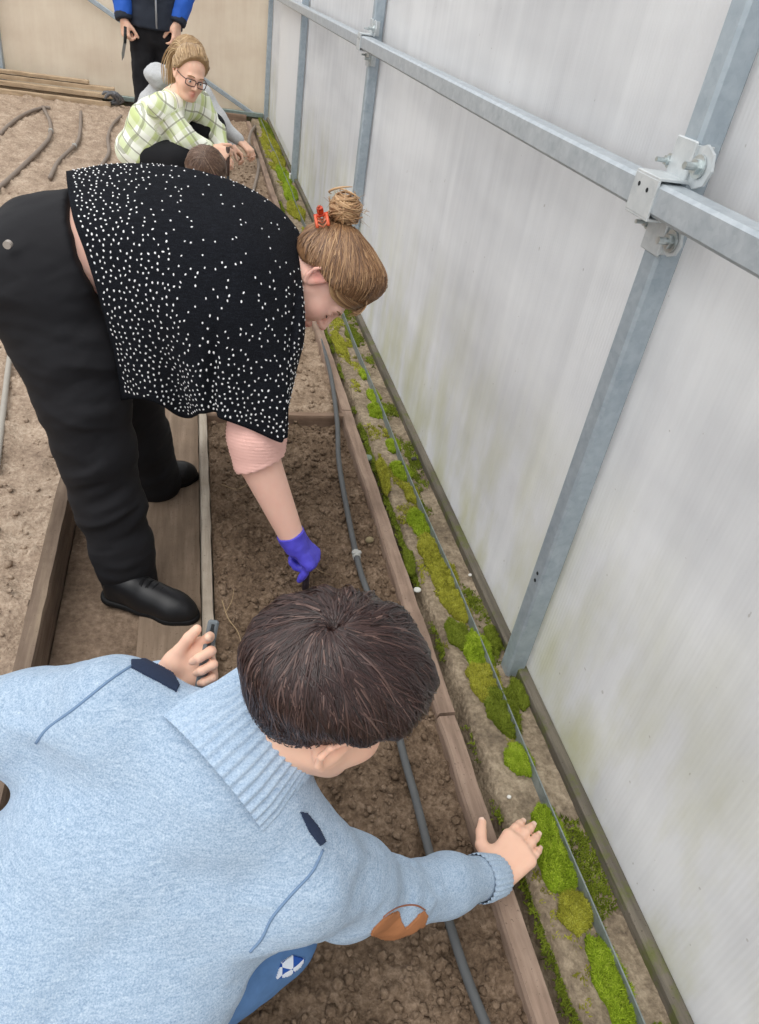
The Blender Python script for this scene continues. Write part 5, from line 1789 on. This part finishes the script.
def standing():
    t = empty('person', (-.2, 6.4, -.1), 'standing child in a navy and bright blue jacket, head above the picture', 'person')
    P = lambda px, py, y=6.4: at(px, py, y)
    cx = P(155, 20)[0]; hemz = P(155, 28)[2]
    s = SDF((cx - .5, 6.0, -.1), (cx + .5, 6.8, 1.95), .007)
    R = frame((.1, -.95, -.25), (0, -.2, 1)); hc = A([cx, 6.33, 1.78]); T = head(s, hc, R, 1.0)
    pel = A([cx, 6.4, .95]); ch = A([cx, 6.4, 1.32]); nb = A([cx, 6.4, 1.55])
    s.chain([pel, ch, nb], [.12, .12, .06], .05, (A([1, 0, 0]), 1.3)); s.cone(nb, T(-.02, 0, -.06), .05, .045, .03)
    wl, wr_ = P(124, 20, 6.3), P(177, 24, 6.3)
    for sg, wv in ((-1, wl), (1, wr_)):
        sh = A([cx + sg * .18, 6.4, 1.5]); el = A([cx + sg * .235, 6.40, 1.26]); s.chain([nb, sh, el, wv], [.06, .052, .04, .027], .03)
        hand(s, wv, (sg * -.1, -.12, -1), (sg * .8, -.6, 0), sg > 0, 1.05, (35, 45, 50, 55) if sg > 0 else (60, 75, 80, 80), 4, (30, 20), 1.1, .5)
        s.chain([pel + A([sg * .09, 0, -.05]), A([cx + sg * .09, 6.36, .46]), A([cx + sg * .10, 6.42, -.02])], [.07, .05, .035], .04)
    skin_obj('body', s, M_skinB, t)
    rg = np.random.default_rng(2)
    def thick(D):
        x, z = D[:, 0], D[:, 2]
        m = sstep(.05, -.05, x - np.interp(z, [-.75, -.3, .1, .5, .8], [-.4, .0, .5, .7, .76])) * sstep(-.7, -.55, z)
        return m * .026 - .008
    st = [(A([-.3, .1, .95]) + rg.normal(0, .2, 3), A([math.cos(a), math.sin(a), rg.uniform(-.3, .5)]), A([0, 0, .05])) for a in rg.uniform(-3.1, 3.1, 300)]
    hair('hair', T, R, 1.0, thick, [q for q in st if thick(unit(q[1])[None])[0] > .004], M_hairC, t, r_s=.0024, seed=17)
    # jacket: dark body, bright blue sleeves
    s = SDF((cx - .5, 6.0, .8), (cx + .5, 6.8, 1.75), .008)
    s.chain([A([cx, 6.4, hemz - .05]), ch, nb - A([0, 0, .05])], [.155, .155, .10], .05, (A([1, 0, 0]), 1.25)); s.plane((cx, 6.4, hemz), (0, 0, -1))
    V, F = s.mesh(2); V = wrinkle(V, F, .01, 10, None, 3); jk = link('jacket', mesh_np('jacket', V, F), M_jackn, t)
    mb = MB(); mb.tube([(cx + .015, 6.245, hemz + .01), (cx + .015, 6.235, 1.2), (cx + .012, 6.26, 1.45)], .007, 6); mb.build('zip', simple('pale_zip', '#b9bfc6', .4, .4), jk, True)
    for sg, wv in ((-1, wl), (1, wr_)):
        sh = A([cx + sg * .18, 6.4, 1.5]); el = A([cx + sg * .235, 6.40, 1.26])
        s = SDF((cx - .55, 6.0, .85), (cx + .55, 6.8, 1.7), .008)
        d = unit(wv - el); s.chain([sh, el, wv - d * .01], [.095, .078, .058], .03); s.plane(wv - d * .015, d)
        V, F = s.mesh(2); V = wrinkle(V, F, .012, 12, None, 4 + sg); link('jacket_sleeve', mesh_np('jacket_sleeve', V, F), M_jackb, jk)
        s = SDF(wv - .15, wv + .15, .008); s.cone(wv - d * .05, wv + d * .0, .060, .058, .01); s.plane(wv - d * .0, d); s.plane(wv - d * .045, -d)
        V, F = s.mesh(1); link('cuff', mesh_np('cuff', V, F), M_jackn, jk)
    s = SDF((cx - .4, 6.0, -.1), (cx + .4, 6.8, 1.2), .009)
    s.ell(pel, (.16, .13, .14), None, .05)
    for sg in (1, -1): s.chain([pel + A([sg * .085, 0, -.06]), A([cx + sg * .09, 6.36, .46]), A([cx + sg * .10, 6.42, -.05])], [.095, .072, .06], .03)
    V, F = s.mesh(2); V = wrinkle(V, F, .01, 12, None, 2); link('trousers', mesh_np('trousers', V, F), M_black, t)
    for sg in (1, -1): shoe(t, (cx + sg * .10, 6.5), (cx + sg * .12, 6.26), -.09, laces=False)
    hp = wl + A([.01, -.035, -.095])
    k = empty('pointed_knife', hp, 'slim dark pointed knife hanging from the hand of the standing child', 'knife')
    e = P(122, 61, 6.2)
    mb = MB(); mb.tube([hp + A([0, 0, .06]), hp * .75 + e * .25], [.011, .010], 8); mb.build('handle', M_rim, k, True)
    mb = MB(); d = unit(e - hp); Rk = np.column_stack([np.cross(A([0, 1, 0]), d), A([0, 1, 0]), d])
    q = hp * .75 + e * .25; L = np.linalg.norm(e - q); x, y, z = Rk[:, 0], Rk[:, 1], d
    pts = [q + x * .012, q - x * .010, q + z * L * .75 - x * .010, e, q + z * L * .6 + x * .012]
    mb.add([p + y * .0015 for p in pts] + [p - y * .0015 for p in pts], [[0, 1, 2, 3, 4], [9, 8, 7, 6, 5]] + [[i, (i + 1) % 5, (i + 1) % 5 + 5, i + 5] for i in range(5)])
    recalc(mb.build('blade', simple('dark_blade', '#5c5a55', .35, .6), k))


standing()


def low_child():
    t = empty('person', (.0, 3.95, -.1), 'child crouching behind the cape, only the brown top of the head showing', 'person')
    hc = at(204, 176, 3.92); R = frame((.45, .5, -.74), (.50, .45, .74)); HS = .98
    s = SDF((-.35, 3.3, -.1), (.45, 4.5, .8), .007)
    T = head(s, hc, R, HS, True)
    nb = hc + A([-.09, -.08, -.11]); hip = A([-.16, 3.62, .16])
    s.cone(nb, T(-.02, 0, -.06), .05, .045, .03); s.chain([nb, hip], [.09, .12], .05, (A([.7, -.7, 0]), 1.3))
    kA, kB = A([-.06, 3.95, .26]), A([-.22, 3.9, .26]); aA, aB = A([-.06, 3.8, -.02]), A([-.24, 3.75, -.02])
    s.chain([hip, kA, aA], [.1, .06, .04], .04); s.chain([hip, kB, aB], [.1, .06, .04], .04)
    for k_, w_, l_ in ((A([.10, 3.78, .30]), A([.15, 3.98, .22]), False), (A([-.20, 3.85, .34]), A([-.02, 4.02, .22]), True)):
        s.chain([nb, (nb + k_) / 2 + A([0, 0, .03]), k_, w_], [.06, .05, .036, .024], .03); hand(s, w_, (.2, .6, -.6), (0, .5, .8), l_, .95, (35, 40, 45, 50), 5, (35, 20), 1.1, .3)
    skin_obj('body', s, M_skinB, t)
    rg = np.random.default_rng(12)
    def thick(D):
        x, z = D[:, 0], D[:, 2]
        m = sstep(.05, -.05, x - np.interp(z, [-.75, -.3, .1, .5, .8], [-.4, .0, .5, .7, .76])) * sstep(-.9, -.75, z)
        return m * (.022 + .006 * vnoise(D * 4, 2)) - .008
    tail = unit(A([-.9, -.25, .1])); st = []
    for _ in range(900):
        z = rg.uniform(-.6, .95); a = rg.uniform(-math.pi, math.pi); r = math.sqrt(1 - z * z); d = A([math.cos(a) * r, math.sin(a) * r, z])
        if thick(d[None])[0] < .004: continue
        st.append((d, tail + rg.normal(0, .12, 3), unit(d + tail) * .06 + rg.normal(0, .03, 3)))
    hair('hair', T, R, HS, thick, st, M_hairC, t, r_s=.0018, seed=18)
    c = at(213, 178, 3.84)
    mb = MB(); mb.tube([c + .014 * A([math.cos(a), .3 * math.sin(a), math.sin(a)]) for a in np.linspace(0, 6.28, 16)], .006, 8); mb.build('hair_tie', simple('pink_hair_tie', '#b8447e', .6), t, True)
    s = SDF((-.4, 3.3, -.1), (.4, 4.4, .7), .009)
    s.chain([nb - A([0, 0, .02]), (nb + hip) / 2, hip], [.10, .14, .15], .05, (A([.7, -.7, 0]), 1.25))
    for k_, w_ in ((A([.10, 3.78, .30]), A([.15, 3.98, .22])), (A([-.20, 3.85, .34]), A([-.02, 4.02, .22]))):
        s.chain([nb - A([0, 0, .02]), (nb + k_) / 2 + A([0, 0, .03]), k_, w_], [.09, .075, .055, .04], .04)
    V, F = s.mesh(2); V = wrinkle(V, F, .01, 10, None, 5); link('top', mesh_np('top', V, F), simple('maroon_jersey', '#5b3a45', .9, var=.2), t)
    s = SDF((-.5, 3.3, -.1), (.3, 4.4, .6), .009)
    s.chain([hip, kA, aA], [.13, .085, .055], .05); s.chain([hip, kB, aB], [.13, .085, .055], .05)
    V, F = s.mesh(2); link('trousers', mesh_np('trousers', V, F), M_dark, t)
    shoe(t, (-.08, 3.74), (-.05, 3.96), -.09, laces=False); shoe(t, (-.26, 3.70), (-.24, 3.92), -.09, laces=False)


low_child()
